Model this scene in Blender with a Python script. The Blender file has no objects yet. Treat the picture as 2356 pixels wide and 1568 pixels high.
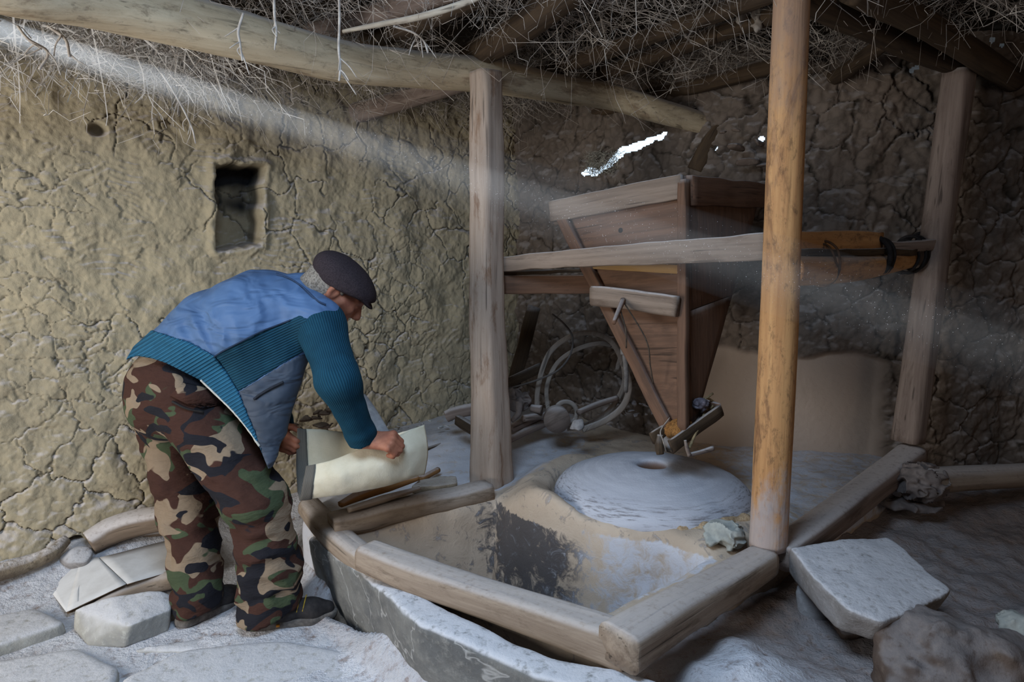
import bpy, bmesh, math, random
import numpy as np
from mathutils import Vector

# ------------------------------------------------------------------ camera, world, lights, exposure
scene = bpy.context.scene
COL = scene.collection
PITCH = math.radians(8.0)
EYE = np.array([0.0, 0.0, 1.40])
FPX = 24.0 / 36.0 * 2356.0

cam_data = bpy.data.cameras.new('camera')
cam_data.lens = 24.0
cam_data.sensor_width = 36.0
cam_data.clip_start = 0.05
cam = bpy.data.objects.new('camera', cam_data)
cam.location = EYE
cam.rotation_euler = (math.pi / 2 - PITCH, 0, 0)
COL.objects.link(cam)
scene.camera = cam

vs = scene.view_settings
vs.view_transform = 'Standard'
vs.look = 'None'
vs.gamma = 1.0
vs.use_curve_mapping = False
vs.exposure = 0.68

world = bpy.data.worlds.new('sky')
scene.world = world
world.use_nodes = True
wn = world.node_tree.nodes
wn['Background'].inputs['Color'].default_value = (0.62, 0.80, 1.0, 1)
wn['Background'].inputs['Strength'].default_value = 1.15

def area_light(name, loc, target, sx, sy, power, color, spread=180):
    d = bpy.data.lights.new(name, 'AREA')
    d.shape = 'RECTANGLE'; d.size = sx; d.size_y = sy
    d.energy = power; d.color = color; d.spread = math.radians(spread)
    o = bpy.data.objects.new(name, d)
    o.location = loc
    o.rotation_euler = (Vector(target) - Vector(loc)).to_track_quat('-Z', 'Y').to_euler()
    COL.objects.link(o)
    return o

# daylight falling through the open roof hatch above and left of the photographer
area_light('roof_hatch_daylight', (-0.35, 0.90, 2.36), (-0.35, 2.1, 0.2), 0.75, 0.75, 22.0, (0.58, 0.77, 1.0))
# daylight through the doorway in the wall to the left, behind the photographer
area_light('doorway_daylight', (-2.82, 0.35, 1.12), (-1.2, 2.6, 0.9), 0.75, 1.7, 40.0, (1.0, 0.965, 0.90))
# weak warm fill added behind on the right; no opening is built for it
area_light('warm_right_fill', (2.2, -0.9, 1.8), (1.0, 2.4, 0.9), 1.0, 1.2, 4.5, (1.0, 0.82, 0.68))
# one sun shaft that enters by a gap at the top of the left wall
SH0 = np.array([-2.20, 2.40, 2.262]); SH1 = np.array([1.90, 1.72, 0.945])
sd = bpy.data.lights.new('sun_shaft', 'SPOT')
sd.energy = 19000.0; sd.spot_size = math.radians(1.05); sd.spot_blend = 0.6; sd.shadow_soft_size = 0.02
sd.color = (0.86, 0.93, 1.0)
so = bpy.data.objects.new('sun_shaft', sd)
so.location = SH0 - (SH1 - SH0) / np.linalg.norm(SH1 - SH0) * 4.0
so.rotation_euler = Vector(SH1 - SH0).to_track_quat('-Z', 'Y').to_euler()
COL.objects.link(so)

# ------------------------------------------------------------------ geometry helpers
def ray(px, py):
    u = (px - 1178.0) / FPX; v = (784.0 - py) / FPX
    c, s = math.cos(PITCH), math.sin(PITCH)
    return np.array([u, c + v * s, v * c - s])
def PD(px, py, d):            # point seen at a pixel of the photograph, d metres deep
    return EYE + ray(px, py) * d
def PZ(px, py, z):            # the same, at a known height
    r = ray(px, py); return EYE + r * ((z - EYE[2]) / r[2])
def PY(px, py, y):
    r = ray(px, py); return EYE + r * (y / r[1])
def unit(v):
    v = np.asarray(v, float); return v / (np.linalg.norm(v) + 1e-12)

def hash3(ix, iy, iz, seed):
    n = (ix.astype(np.int64) * 374761393 + iy.astype(np.int64) * 668265263 + iz.astype(np.int64) * 1440662683 + seed * 974634541) & 0xffffffff
    n = ((n ^ (n >> 13)) * 1274126177) & 0xffffffff
    n = (n ^ (n >> 16)) & 0xffffffff
    n = (n * 2246822519) & 0xffffffff
    return ((n ^ (n >> 15)) & 0xffff) / 65535.0
def vnoise(P, seed=0):        # value noise in -1..1
    P = np.asarray(P, float)
    I = np.floor(P); f = P - I; I = I.astype(np.int64)
    f = f * f * (3 - 2 * f)
    r = 0
    for dx in (0, 1):
        wx = f[..., 0] if dx else 1 - f[..., 0]
        for dy in (0, 1):
            wy = f[..., 1] if dy else 1 - f[..., 1]
            for dz in (0, 1):
                wz = f[..., 2] if dz else 1 - f[..., 2]
                r = r + wx * wy * wz * hash3(I[..., 0] + dx, I[..., 1] + dy, I[..., 2] + dz, seed)
    return r * 2 - 1
def fbm(P, octaves=3, seed=0, gain=0.5):
    P = np.asarray(P, float); a = 1.0; r = 0; t = 0
    for o in range(octaves):
        r = r + a * vnoise(P * (2 ** o) + 17.3 * o, seed + o); t += a; a *= gain
    return r / t
def voronoi2(u, v, seed=0):   # returns f1, f2, id-hash, offset to the nearest point (units of cells)
    iu = np.floor(u).astype(np.int64); iv = np.floor(v).astype(np.int64)
    f1 = np.full(u.shape, 9.0); f2 = np.full(u.shape, 9.0); cid = np.zeros(u.shape); ou = np.zeros(u.shape); ov = np.zeros(u.shape)
    z = np.zeros_like(iu)
    for a in (-1, 0, 1):
        for b in (-1, 0, 1):
            ju = iu + a; jv = iv + b
            x = ju + hash3(ju, jv, z, seed) - u; y = jv + hash3(ju, jv, z + 1, seed) - v
            d = np.sqrt(x * x + y * y)
            near = d < f1
            f2 = np.where(near, f1, np.minimum(f2, d))
            cid = np.where(near, hash3(ju, jv, z + 2, seed), cid)
            ou = np.where(near, x, ou); ov = np.where(near, y, ov)
            f1 = np.where(near, d, f1)
    return f1, f2, cid, ou, ov
def sstep(a, b, x):
    t = np.clip((x - a) / (b - a), 0, 1); return t * t * (3 - 2 * t)

# ---- objects
def world_origin(o):
    r = np.zeros(3)
    while o is not None:
        r += np.array(o.location); o = o.parent
    return r
def tag(o, label=None, cat=None, group=None, kind=None):
    if label: o['label'] = label
    if cat: o['category'] = cat
    if group: o['group'] = group
    if kind: o['kind'] = kind
    return o
def thing(name, loc, label, cat, group=None):
    o = bpy.data.objects.new(name, None)
    o.empty_display_size = 0.05
    o.location = Vector(loc)
    COL.objects.link(o)
    return tag(o, label, cat, group)
def build(name, V, Fc, m, parent=None, label=None, cat=None, group=None, kind=None, smooth=True, keep_origin=False, attrs=None):
    """link a mesh given in world coordinates; Fc is an (M,4) or (M,3) array or a list of polygons"""
    V = np.asarray(V, float)
    if parent is not None:
        off = world_origin(parent)
    elif keep_origin:
        off = np.zeros(3)
    else:
        off = np.array([(V[:, 0].min() + V[:, 0].max()) / 2, (V[:, 1].min() + V[:, 1].max()) / 2, V[:, 2].min()])
    me = bpy.data.meshes.new(name)
    W = V - off
    if isinstance(Fc, np.ndarray):
        n, k = Fc.shape
        me.vertices.add(len(W)); me.vertices.foreach_set('co', W.astype(np.float32).ravel())
        me.loops.add(n * k); me.loops.foreach_set('vertex_index', Fc.astype(np.int32).ravel())
        me.polygons.add(n)
        me.polygons.foreach_set('loop_start', np.arange(0, n * k, k, dtype=np.int32))
        try: me.polygons.foreach_set('loop_total', np.full(n, k, dtype=np.int32))
        except Exception: pass
        me.update(calc_edges=True); me.validate()
    else:
        me.from_pydata([tuple(p) for p in W], [], [tuple(int(i) for i in f) for f in Fc])
        me.update()
    me.polygons.foreach_set('use_smooth', np.full(len(me.polygons), smooth))
    if attrs:
        for k, a in attrs.items():
            a = np.asarray(a, np.float32)
            if a.ndim == 2:
                at = me.attributes.new(k, 'FLOAT_VECTOR', 'POINT'); at.data.foreach_set('vector', a.ravel()); continue
            at = me.attributes.new(k, 'FLOAT', 'POINT'); at.data.foreach_set('value', np.asarray(a, np.float32))
    me.materials.append(m)
    o = bpy.data.objects.new(name, me)
    COL.objects.link(o)
    if parent is not None: o.parent = parent
    else: o.location = Vector(off)
    return tag(o, label, cat, group, kind)
def join(parts):
    VV = []; FF = []; n = 0
    for V, Fc in parts:
        VV.append(np.asarray(V, float)); FF += [tuple(int(i) + n for i in f) for f in Fc]; n += len(V)
    return np.vstack(VV), FF

# ---- lofts
def catmull(pts, n):
    P = np.asarray(pts, float)
    if len(P) == 2:
        t = np.linspace(0, 1, n)[:, None]; return P[0] * (1 - t) + P[1] * t
    Q = np.vstack([2 * P[0] - P[1], P, 2 * P[-1] - P[-2]])
    t = np.linspace(0, len(P) - 1 - 1e-9, n); i = t.astype(int); f = (t - i)[:, None]
    a, b, c, d = Q[i], Q[i + 1], Q[i + 2], Q[i + 3]
    return 0.5 * (2 * b + (c - a) * f + (2 * a - 5 * b + 4 * c - d) * f ** 2 + (3 * b - a - 3 * c + d) * f ** 3)
def loft(path, rad, n_along=24, n_around=20, power=2.0, up=(0, 0, 1), aspect=1.0, rough=0.0, rfreq=6.0, seed=0, twist=0.0, ends=True, lump=0.0, round_end=False, stretch=0.35):
    """a tapering round or squared bar along a path; power 2 is round, 6 and more is squared; aspect scales the up direction"""
    C = catmull(path, n_along)
    rad = np.atleast_1d(np.asarray(rad, float))
    R = np.interp(np.linspace(0, 1, n_along), np.linspace(0, 1, len(rad)), rad) if len(rad) > 1 else np.full(n_along, rad[0])
    T = np.gradient(C, axis=0); T /= np.linalg.norm(T, axis=1)[:, None] + 1e-12
    up0 = np.asarray(up, float)
    N = np.zeros_like(C); prev = up0
    for i in range(n_along):
        n_ = prev - T[i] * np.dot(prev, T[i])
        if np.linalg.norm(n_) < 1e-4: n_ = np.cross(T[i], [1, 0.3, 0.1])
        N[i] = unit(n_); prev = N[i]
    B = np.cross(T, N)
    th = np.linspace(0, 2 * math.pi, n_around, endpoint=False)
    if power > 3.5 : th = th + math.pi / n_around
    ct, st = np.cos(th), np.sin(th)
    k = (np.abs(ct) ** power + np.abs(st) ** power) ** (-1.0 / power)
    cx = k * ct; cy = k * st
    s = np.concatenate([[0], np.cumsum(np.linalg.norm(np.diff(C, axis=0), axis=1))])
    tw = twist * np.linspace(0, 1, n_along)
    A = np.cos(tw)[:, None] * cx - np.sin(tw)[:, None] * cy
    Bc = np.sin(tw)[:, None] * cx + np.cos(tw)[:, None] * cy
    V = C[:, None, :] + R[:, None, None] * (Bc[..., None] * aspect * N[:, None, :] + A[..., None] * B[:, None, :])
    if rough or lump:
        q = np.stack([np.broadcast_to(cx[None], A.shape) * 0.8, np.broadcast_to(cy[None], A.shape) * 0.8, np.broadcast_to(s[:, None], A.shape) * rfreq * stretch], -1)
        dn = rough * fbm(q * 2.2, 3, seed) + lump * fbm(q * 0.6, 2, seed + 9)
        V = V + dn[..., None] * (V - C[:, None, :]) / (R[:, None, None] + 1e-9)
    V = V.reshape(-1, 3)
    F_ = []
    for i in range(n_along - 1):
        for j in range(n_around):
            j2 = (j + 1) % n_around
            F_.append((i * n_around + j, i * n_around + j2, (i + 1) * n_around + j2, (i + 1) * n_around + j))
    if ends:
        n0 = len(V)
        o = 0.35 if round_end else 0.02
        V = np.vstack([V, C[0] - T[0] * R[0] * o, C[-1] + T[-1] * R[-1] * o])
        for j in range(n_around):
            j2 = (j + 1) % n_around
            F_.append((n0, j2, j)); F_.append((n0 + 1, (n_along - 1) * n_around + j, (n_along - 1) * n_around + j2))
    return V, [f[::-1] for f in F_]
def bar(a, b, w, h, up=(0, 0, 1), n=10, rough=0.002, seed=0, bend=None, bev=0.12, taper=1.0):
    """a sawn plank from a to b, w across and h along up, with worn, uneven edges"""
    a = np.asarray(a, float); b = np.asarray(b, float)
    pts = [a, (a + b) / 2 + (np.asarray(bend) if bend is not None else 0), b]
    C = catmull(pts, n)
    T = np.gradient(C, axis=0); T /= np.linalg.norm(T, axis=1)[:, None]
    N = np.asarray(up, float) - T * (T @ np.asarray(up, float))[:, None]; N /= np.linalg.norm(N, axis=1)[:, None]
    B = np.cross(T, N)
    m = min(w, h) * bev
    prof = [(-w / 2 + m, -h / 2), (0, -h / 2), (w / 2 - m, -h / 2), (w / 2, -h / 2 + m), (w / 2, 0), (w / 2, h / 2 - m), (w / 2 - m, h / 2), (0, h / 2), (-w / 2 + m, h / 2), (-w / 2, h / 2 - m), (-w / 2, 0), (-w / 2, -h / 2 + m)]
    K = len(prof); px = np.array([p[0] for p in prof]); pz = np.array([p[1] for p in prof])
    sc_ = np.linspace(1, taper, n)
    V = C[:, None, :] + B[:, None, :] * (px[None] * sc_[:, None])[..., None] + N[:, None, :] * (pz[None] * sc_[:, None])[..., None]
    if rough:
        V = V + rough * np.stack([fbm(V * 9, 2, seed + k) for k in range(3)], -1) * 1.6
    V = V.reshape(-1, 3); F_ = []
    for i in range(n - 1):
        for j in range(K):
            j2 = (j + 1) % K
            F_.append((i * K + j, i * K + j2, (i + 1) * K + j2, (i + 1) * K + j))
    F_.append(tuple(reversed(range(K)))); F_.append(tuple((n - 1) * K + j for j in range(K)))
    return V, [f[::-1] for f in F_]
def panel(c, thick, nx=8, ny=8, rough=0.0015, seed=0):
    """a board between four corners (anticlockwise seen from its front), thickness to the back"""
    c = [np.asarray(p, float) for p in c]
    nrm = unit(np.cross(c[1] - c[0], c[3] - c[0]))
    u = np.linspace(0, 1, nx + 1); v = np.linspace(0, 1, ny + 1)
    U, W = np.meshgrid(u, v, indexing='ij')
    P = c[0] * ((1 - U) * (1 - W))[..., None] + c[1] * (U * (1 - W))[..., None] + c[2] * (U * W)[..., None] + c[3] * ((1 - U) * W)[..., None]
    Fr = P + nrm * (rough * fbm(P * 7, 2, seed))[..., None]
    V = np.vstack([Fr.reshape(-1, 3), (P - nrm * thick).reshape(-1, 3)])
    n = (nx + 1) * (ny + 1); I = lambda i, j, k=0: k * n + i * (ny + 1) + j
    F_ = []
    for i in range(nx):
        for j in range(ny):
            F_.append((I(i, j), I(i + 1, j), I(i + 1, j + 1), I(i, j + 1)))
            F_.append((I(i, j, 1), I(i, j + 1, 1), I(i + 1, j + 1, 1), I(i + 1, j, 1)))
    for i in range(nx):
        F_.append((I(i, 0), I(i, 0, 1), I(i + 1, 0, 1), I(i + 1, 0))); F_.append((I(i, ny), I(i + 1, ny), I(i + 1, ny, 1), I(i, ny, 1)))
    for j in range(ny):
        F_.append((I(0, j), I(0, j + 1), I(0, j + 1, 1), I(0, j, 1))); F_.append((I(nx, j), I(nx, j, 1), I(nx, j + 1, 1), I(nx, j + 1)))
    return V, F_

# ---- implicit surfaces (smooth unions meshed by surface nets)
class Field:
    def __init__(self, lo, hi, h):
        self.lo = np.asarray(lo, float); self.h = h
        self.n = np.ceil((np.asarray(hi, float) - self.lo) / h).astype(int) + 1
        self.F = np.full(self.n, 1.0, np.float32)
    def region(self, lo, hi):
        a = np.clip(np.floor((np.asarray(lo) - self.lo) / self.h).astype(int), 0, self.n)
        b = np.clip(np.ceil((np.asarray(hi) - self.lo) / self.h).astype(int) + 1, 0, self.n)
        if np.any(b <= a): return None, None
        ax = [self.lo[k] + self.h * np.arange(a[k], b[k]) for k in range(3)]
        P = np.stack(np.meshgrid(*ax, indexing='ij'), -1)
        return (slice(a[0], b[0]), slice(a[1], b[1]), slice(a[2], b[2])), P
    def add(self, sl, d, k):
        f = self.F[sl]
        if k <= 0: self.F[sl] = np.minimum(f, d); return
        hh = np.maximum(k - np.abs(f - d), 0) / k
        self.F[sl] = np.minimum(f, d) - hh * hh * k * 0.25
    def sub(self, sl, d, k):
        f = self.F[sl]; d = -d
        hh = np.maximum(k - np.abs(f - d), 0) / max(k, 1e-6)
        self.F[sl] = np.maximum(f, d) + hh * hh * k * 0.25
    def cone(self, a, b, ra, rb=None, k=0.03, flat=None, flat_s=1.0, cut=False):
        """round cone; flat is a direction in which the section is widened (flat_s<1) or thinned (flat_s>1)"""
        a = np.asarray(a, float); b = np.asarray(b, float); rb = ra if rb is None else rb
        R_ = max(ra, rb) * max(1.0, 1.0 / flat_s) + k + 2 * self.h
        sl, P = self.region(np.minimum(a, b) - R_, np.maximum(a, b) + R_)
        if sl is None: return
        q = P - a; ab = b - a
        if flat is not None:
            fl = unit(flat); fl = unit(fl - unit(ab) * np.dot(fl, unit(ab))) if np.linalg.norm(ab) > 1e-6 else fl
            q = q + (q @ fl)[..., None] * (flat_s - 1) * fl
        t = np.clip((q @ ab) / (ab @ ab + 1e-12), 0, 1)
        d = np.linalg.norm(q - t[..., None] * ab, axis=-1) - (ra + (rb - ra) * t)
        if flat is not None and flat_s > 1: d = d / flat_s ** 0.5
        (self.sub if cut else self.add)(sl, d.astype(np.float32), k)
    def ell(self, c, ax, r, k=0.02, cut=False):
        """ellipsoid with unit axes ax (3 rows) and radii r"""
        c = np.asarray(c, float); r = np.asarray(r, float); ax = np.asarray(ax, float)
        R_ = r.max() + k + 2 * self.h
        sl, P = self.region(c - R_, c + R_)
        if sl is None: return
        q = (P - c) @ ax.T
        k0 = np.linalg.norm(q / r, axis=-1); k1 = np.linalg.norm(q / (r * r), axis=-1) + 1e-9
        d = k0 * (k0 - 1) / k1
        (self.sub if cut else self.add)(sl, d.astype(np.float32), k)
    def mesh(self):
        return surface_nets(self.F, self.lo, self.h)
def surface_nets(F, lo, h):
    F = np.asarray(F, np.float32).copy()
    F[0], F[-1], F[:, 0], F[:, -1], F[:, :, 0], F[:, :, -1] = (np.maximum(x, 1e-3) for x in (F[0], F[-1], F[:, 0], F[:, -1], F[:, :, 0], F[:, :, -1]))
    S = F < 0
    nx, ny, nz = F.shape
    cnt = np.zeros((nx - 1, ny - 1, nz - 1), np.uint8)
    offs = [(a, b, c) for a in (0, 1) for b in (0, 1) for c in (0, 1)]
    for a, b, c in offs: cnt += S[a:nx - 1 + a, b:ny - 1 + b, c:nz - 1 + c]
    I, J, K = np.nonzero((cnt > 0) & (cnt < 8))
    idx = np.full(cnt.shape, -1, np.int64); idx[I, J, K] = np.arange(len(I))
    acc = np.zeros((len(I), 3)); num = np.zeros(len(I))
    for a, b, c in offs:
        for ax in range(3):
            o = [a, b, c]
            if o[ax]: continue
            p = list(o); p[ax] = 1
            v0 = F[I + o[0], J + o[1], K + o[2]]; v1 = F[I + p[0], J + p[1], K + p[2]]
            m = (v0 < 0) != (v1 < 0)
            t = np.where(m, v0 / np.where(m, v0 - v1, 1), 0)
            pos = np.tile(np.array(o, float), (len(I), 1)); pos[:, ax] = t
            acc += pos * m[:, None]; num += m
    V = np.stack([I, J, K], -1) + acc / num[:, None]
    V = lo + V * h
    Q = []
    for ax in range(3):
        sl0 = [slice(None)] * 3; sl1 = [slice(None)] * 3
        sl0[ax] = slice(0, -1); sl1[ax] = slice(1, None)
        m = S[tuple(sl0)] != S[tuple(sl1)]
        A = np.nonzero(m); E = np.stack(A, -1)
        o1, o2 = [(1, 2), (2, 0), (0, 1)][ax]
        ok = (E[:, o1] > 0) & (E[:, o2] > 0)
        lim = np.array(cnt.shape)
        ok &= (E[:, o1] < lim[o1]) & (E[:, o2] < lim[o2]) & (E[:, ax] < lim[ax])
        E = E[ok]
        inside0 = S[E[:, 0], E[:, 1], E[:, 2]]
        def cell(d1, d2):
            e = E.copy(); e[:, o1] -= d1; e[:, o2] -= d2
            return idx[e[:, 0], e[:, 1], e[:, 2]]
        q = np.stack([cell(1, 1), cell(0, 1), cell(0, 0), cell(1, 0)], -1)
        q = np.where(inside0[:, None], q, q[:, ::-1])
        Q.append(q)
    Q = np.vstack(Q); Q = Q[(Q >= 0).all(1)]
    return V, Q
def normals_of(V, Q):
    n = np.cross(V[Q[:, 2]] - V[Q[:, 0]], V[Q[:, 3]] - V[Q[:, 1]])
    N = np.zeros_like(V)
    for k in range(4): np.add.at(N, Q[:, k], n)
    return N / (np.linalg.norm(N, axis=1)[:, None] + 1e-12)
def poly_sd(px, py, poly):
    """signed distance to a polygon, negative inside"""
    P = np.asarray(poly, float); d = np.full(px.shape, 1e9); ins = np.zeros(px.shape, bool)
    for i in range(len(P)):
        a = P[i]; b = P[(i + 1) % len(P)]; e = b - a
        wx = px - a[0]; wy = py - a[1]
        t = np.clip((wx * e[0] + wy * e[1]) / (e @ e), 0, 1)
        d = np.minimum(d, np.hypot(wx - e[0] * t, wy - e[1] * t))
        c = (a[1] > py) != (b[1] > py)
        xi = a[0] + (py - a[1]) * e[0] / (e[1] if abs(e[1]) > 1e-12 else 1e-12)
        ins ^= c & (px < xi)
    return np.where(ins, -d, d)
def rock(pts, rough=0.008, rfreq=9.0, h=0.01, rnd=0.012, seed=0):
    """a worn stone: the convex hull of some corners, rounded and roughened"""
    bm = bmesh.new()
    for p in pts: bm.verts.new(tuple(p))
    bmesh.ops.convex_hull(bm, input=bm.verts)
    bm.normal_update()
    pl = []
    for f in bm.faces:
        n = np.array(f.normal)
        c = np.array(f.calc_center_median())
        if not any(np.dot(n, m) > 0.999 for m, _ in pl): pl.append((n, np.dot(n, c)))
    bm.free()
    P0 = np.asarray(pts, float); mid = P0.mean(0)
    pl = [(n, d) if np.dot(n, mid) < d else (-n, -d) for n, d in pl]
    f = Field(P0.min(0) - 0.03 - rough * 2, P0.max(0) + 0.03 + rough * 2, h)
    sl, P = f.region(f.lo, f.lo + f.h * f.n)
    P = P[:f.n[0], :f.n[1], :f.n[2]]
    D = None
    for n, d in pl:
        x = P @ n - d
        if D is None: D = x; continue
        hh = np.maximum(rnd - np.abs(D - x), 0) / rnd
        D = np.maximum(D, x) + hh * hh * rnd * 0.25
    D = D + rough * fbm(P * rfreq, 3, seed) + rough * 0.7 * fbm(P * rfreq * 0.35, 2, seed + 5)
    f.F[:] = D
    if not (D < 0).any():
        return rock(pts, rough * 0.2, rfreq, h * 0.6, rnd * 0.3, seed)
    return f.mesh()
def prism(poly_pts, down, inset=0.0, jit=0.0, seed=0):
    """corners for rock(): a top outline and a copy pushed by the vector down"""
    r = random.Random(seed); P = [np.asarray(p, float) for p in poly_pts]; c = sum(P) / len(P)
    out = list(P)
    for p in P: out.append(p + np.asarray(down) + (c - p) * inset + np.array([r.uniform(-jit, jit) for _ in range(3)]))
    return out

# ------------------------------------------------------------------ materials
def lin(c):
    return tuple(((x / 255.0) / 12.92 if x / 255.0 <= 0.04045 else ((x / 255.0 + 0.055) / 1.055) ** 2.4) for x in c) + (1.0,)
class NT:
    def __init__(self, name):
        self.m = bpy.data.materials.new(name); self.m.use_nodes = True
        self.t = self.m.node_tree; self.t.nodes.clear()
        self.out = self.t.nodes.new('ShaderNodeOutputMaterial')
        self.b = self.t.nodes.new('ShaderNodeBsdfPrincipled')
        self.t.links.new(self.b.outputs[0], self.out.inputs[0])
        tc = self.t.nodes.new('ShaderNodeTexCoord'); self.co = tc.outputs['Object']
        self.b.inputs['Specular IOR Level'].default_value = 0.25
    def n(self, kind, **kw):
        x = self.t.nodes.new(kind)
        for k, v in kw.items(): setattr(x, k, v)
        return x
    def l(self, a, b): self.t.links.new(a, b)
    def setin(self, sock, v):
        if hasattr(v, 'is_output') or isinstance(v, bpy.types.NodeSocket): self.l(v, sock)
        else: sock.default_value = v
    def scaled(self, s, co=None):
        mp = self.n('ShaderNodeMapping'); self.l(co or self.co, mp.inputs['Vector'])
        mp.inputs['Scale'].default_value = s if hasattr(s, '__len__') else (s, s, s)
        return mp.outputs[0]
    def noise(self, scale, detail=4, rough=0.55, dist=0.0, co=None):
        x = self.n('ShaderNodeTexNoise')
        v = self.scaled(scale, co) if hasattr(scale, '__len__') else (co or self.co)
        self.l(v, x.inputs['Vector'])
        x.inputs['Scale'].default_value = 1.0 if hasattr(scale, '__len__') else scale
        x.inputs['Detail'].default_value = detail; x.inputs['Roughness'].default_value = rough; x.inputs['Distortion'].default_value = dist
        return x.outputs['Fac']
    def ramp(self, fac, stops):
        r = self.n('ShaderNodeValToRGB'); self.l(fac, r.inputs[0])
        e = r.color_ramp.elements
        e[0].position, e[0].color = stops[0]; e[1].position, e[1].color = stops[-1]
        for p, c in stops[1:-1]:
            k = e.new(p); k.color = c
        return r.outputs[0]
    def rng(self, fac, a, b, c=0.0, d=1.0):
        r = self.n('ShaderNodeMapRange', interpolation_type='SMOOTHSTEP'); self.l(fac, r.inputs[0])
        for i, v in enumerate((a, b, c, d)): r.inputs[i + 1].default_value = v
        return r.outputs[0]
    def mix(self, fac, a, b, mode='MIX'):
        x = self.n('ShaderNodeMix', data_type='RGBA', blend_type=mode)
        self.setin(x.inputs[0], fac); self.setin(x.inputs[6], a); self.setin(x.inputs[7], b)
        return x.outputs[2]
    def math(self, op, a, b=0.0):
        x = self.n('ShaderNodeMath', operation=op); self.setin(x.inputs[0], a); self.setin(x.inputs[1], b)
        return x.outputs[0]
    def attr(self, name):
        x = self.n('ShaderNodeAttribute'); x.attribute_name = name; return x.outputs['Fac']
    def up(self):                       # how far a face looks upwards (where flour dust settles)
        g = self.n('ShaderNodeNewGeometry'); s = self.n('ShaderNodeSeparateXYZ'); self.l(g.outputs['Normal'], s.inputs[0]); return s.outputs['Z']
    def bump(self, h, strength=0.5, dist=0.01, prev=None):
        x = self.n('ShaderNodeBump'); self.l(h, x.inputs['Height']); x.inputs['Strength'].default_value = strength; x.inputs['Distance'].default_value = dist
        if prev is not None: self.l(prev, x.inputs['Normal'])
        return x.outputs[0]
    def done(self, color, rough=0.85, normal=None, spec=None):
        self.setin(self.b.inputs['Base Color'], color); self.setin(self.b.inputs['Roughness'], rough)
        if normal is not None: self.l(normal, self.b.inputs['Normal'])
        if spec is not None: self.b.inputs['Specular IOR Level'].default_value = spec
        return self.m
FLOUR = lin((210, 203, 202))
def m_earth(name, a, b, c, scale=3.0, dust=0.0, bump=0.5, dust_col=FLOUR, fine=60, up0=0.35, up1=0.9):
    t = NT(name)
    n1 = t.noise(scale, 5, 0.6); n2 = t.noise(scale * 6, 4, 0.65); n3 = t.noise(fine, 3, 0.6)
    col = t.mix(t.rng(n1, 0.35, 0.65), lin(a), lin(b))
    col = t.mix(t.rng(n2, 0.5, 0.72), col, lin(c))
    col = t.mix(0.35, col, t.ramp(n3, [(0.3, (0.35, 0.35, 0.35, 1)), (0.7, (1, 1, 1, 1))]), 'MULTIPLY')
    if dust > 0:
        f = t.math('MULTIPLY', t.rng(t.up(), up0, up1), t.math('MULTIPLY', t.rng(n2, 0.25, 0.6), dust))
        col = t.mix(f, col, dust_col)
    nb = t.bump(n3, bump, 0.004); nb = t.bump(n2, bump, 0.012, nb)
    return t.done(col, 0.92, nb, 0.15)
def m_wood(name, a, b, c, axis=2, dust=0.0, grain=40.0, bump=0.5, dust_col=FLOUR, worn=0.3, up0=0.4, up1=0.9, crack=0.6, mottle=0.0, post_dust=False):
    """weathered timber: long grain along the given object axis, worn patches and a coat of flour on its upper side"""
    t = NT(name)
    ga = t.n('ShaderNodeAttribute'); ga.attribute_name = 'grain'; co = ga.outputs['Vector']
    s = [grain, grain, grain]; s[axis] = grain * 0.045
    g = t.noise(tuple(s), 5, 0.65, 0.4, co)
    s2 = [12, 12, 12]; s2[axis] = 3.0
    p = t.noise(tuple(s2), 6, 0.72, 0.3, co)
    s3 = [70, 70, 70]; s3[axis] = 2.0
    cr = t.noise(tuple(s3), 2, 0.5, 0.2, co)
    col = t.mix(t.rng(g, 0.3, 0.7), lin(a), lin(b))
    col = t.mix(t.math('MULTIPLY', t.rng(p, 0.52, 0.66), worn), col, lin(c))
    col = t.mix(t.math('MULTIPLY', t.rng(cr, 0.62, 0.72), crack), col, (0.015, 0.012, 0.01, 1))
    fine = t.noise(55, 3, 0.6)
    if mottle:
        mo = t.noise((38, 38, 16), 6, 0.78, 0.3, co)
        col = t.mix(t.math('MULTIPLY', t.rng(mo, 0.50, 0.68), mottle), col, lin((74, 58, 48)))
    if dust > 0:
        f = t.math('MULTIPLY', t.rng(t.up(), up0, up1), t.math('MULTIPLY', t.rng(fine, 0.0, 0.55), dust))
        col = t.mix(f, col, dust_col)
    if post_dust:
        sz = t.n('ShaderNodeSeparateXYZ'); t.l(t.co, sz.inputs[0])
        wv = t.math('MULTIPLY', t.math('SUBTRACT', t.noise((16, 16, 7), 5, 0.7), 0.5), 0.9)
        f2 = t.rng(t.math('ADD', sz.outputs['Z'], wv), 0.28, 0.02)
        col = t.mix(t.math('MULTIPLY', f2, 0.75), col, lin((176, 170, 172)))
        f3 = t.rng(t.math('ADD', sz.outputs['Z'], wv), 1.15, 1.6)
        col = t.mix(t.math('MULTIPLY', f3, 0.6), col, lin((150, 128, 116)))
    nb = t.bump(g, bump, 0.004); nb = t.bump(cr, bump * 0.5, -0.004, nb); nb = t.bump(fine, bump * 0.5, 0.002, nb)
    return t.done(col, 0.85, nb, 0.2)
def m_plain(name, a, b, scale=30, rough=0.8, bump=0.2, dist=0.003, spec=0.25, detail=4):
    t = NT(name); n = t.noise(scale, detail, 0.6)
    return t.done(t.mix(t.rng(n, 0.3, 0.7), lin(a), lin(b)), rough, t.bump(n, bump, dist), spec)

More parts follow.
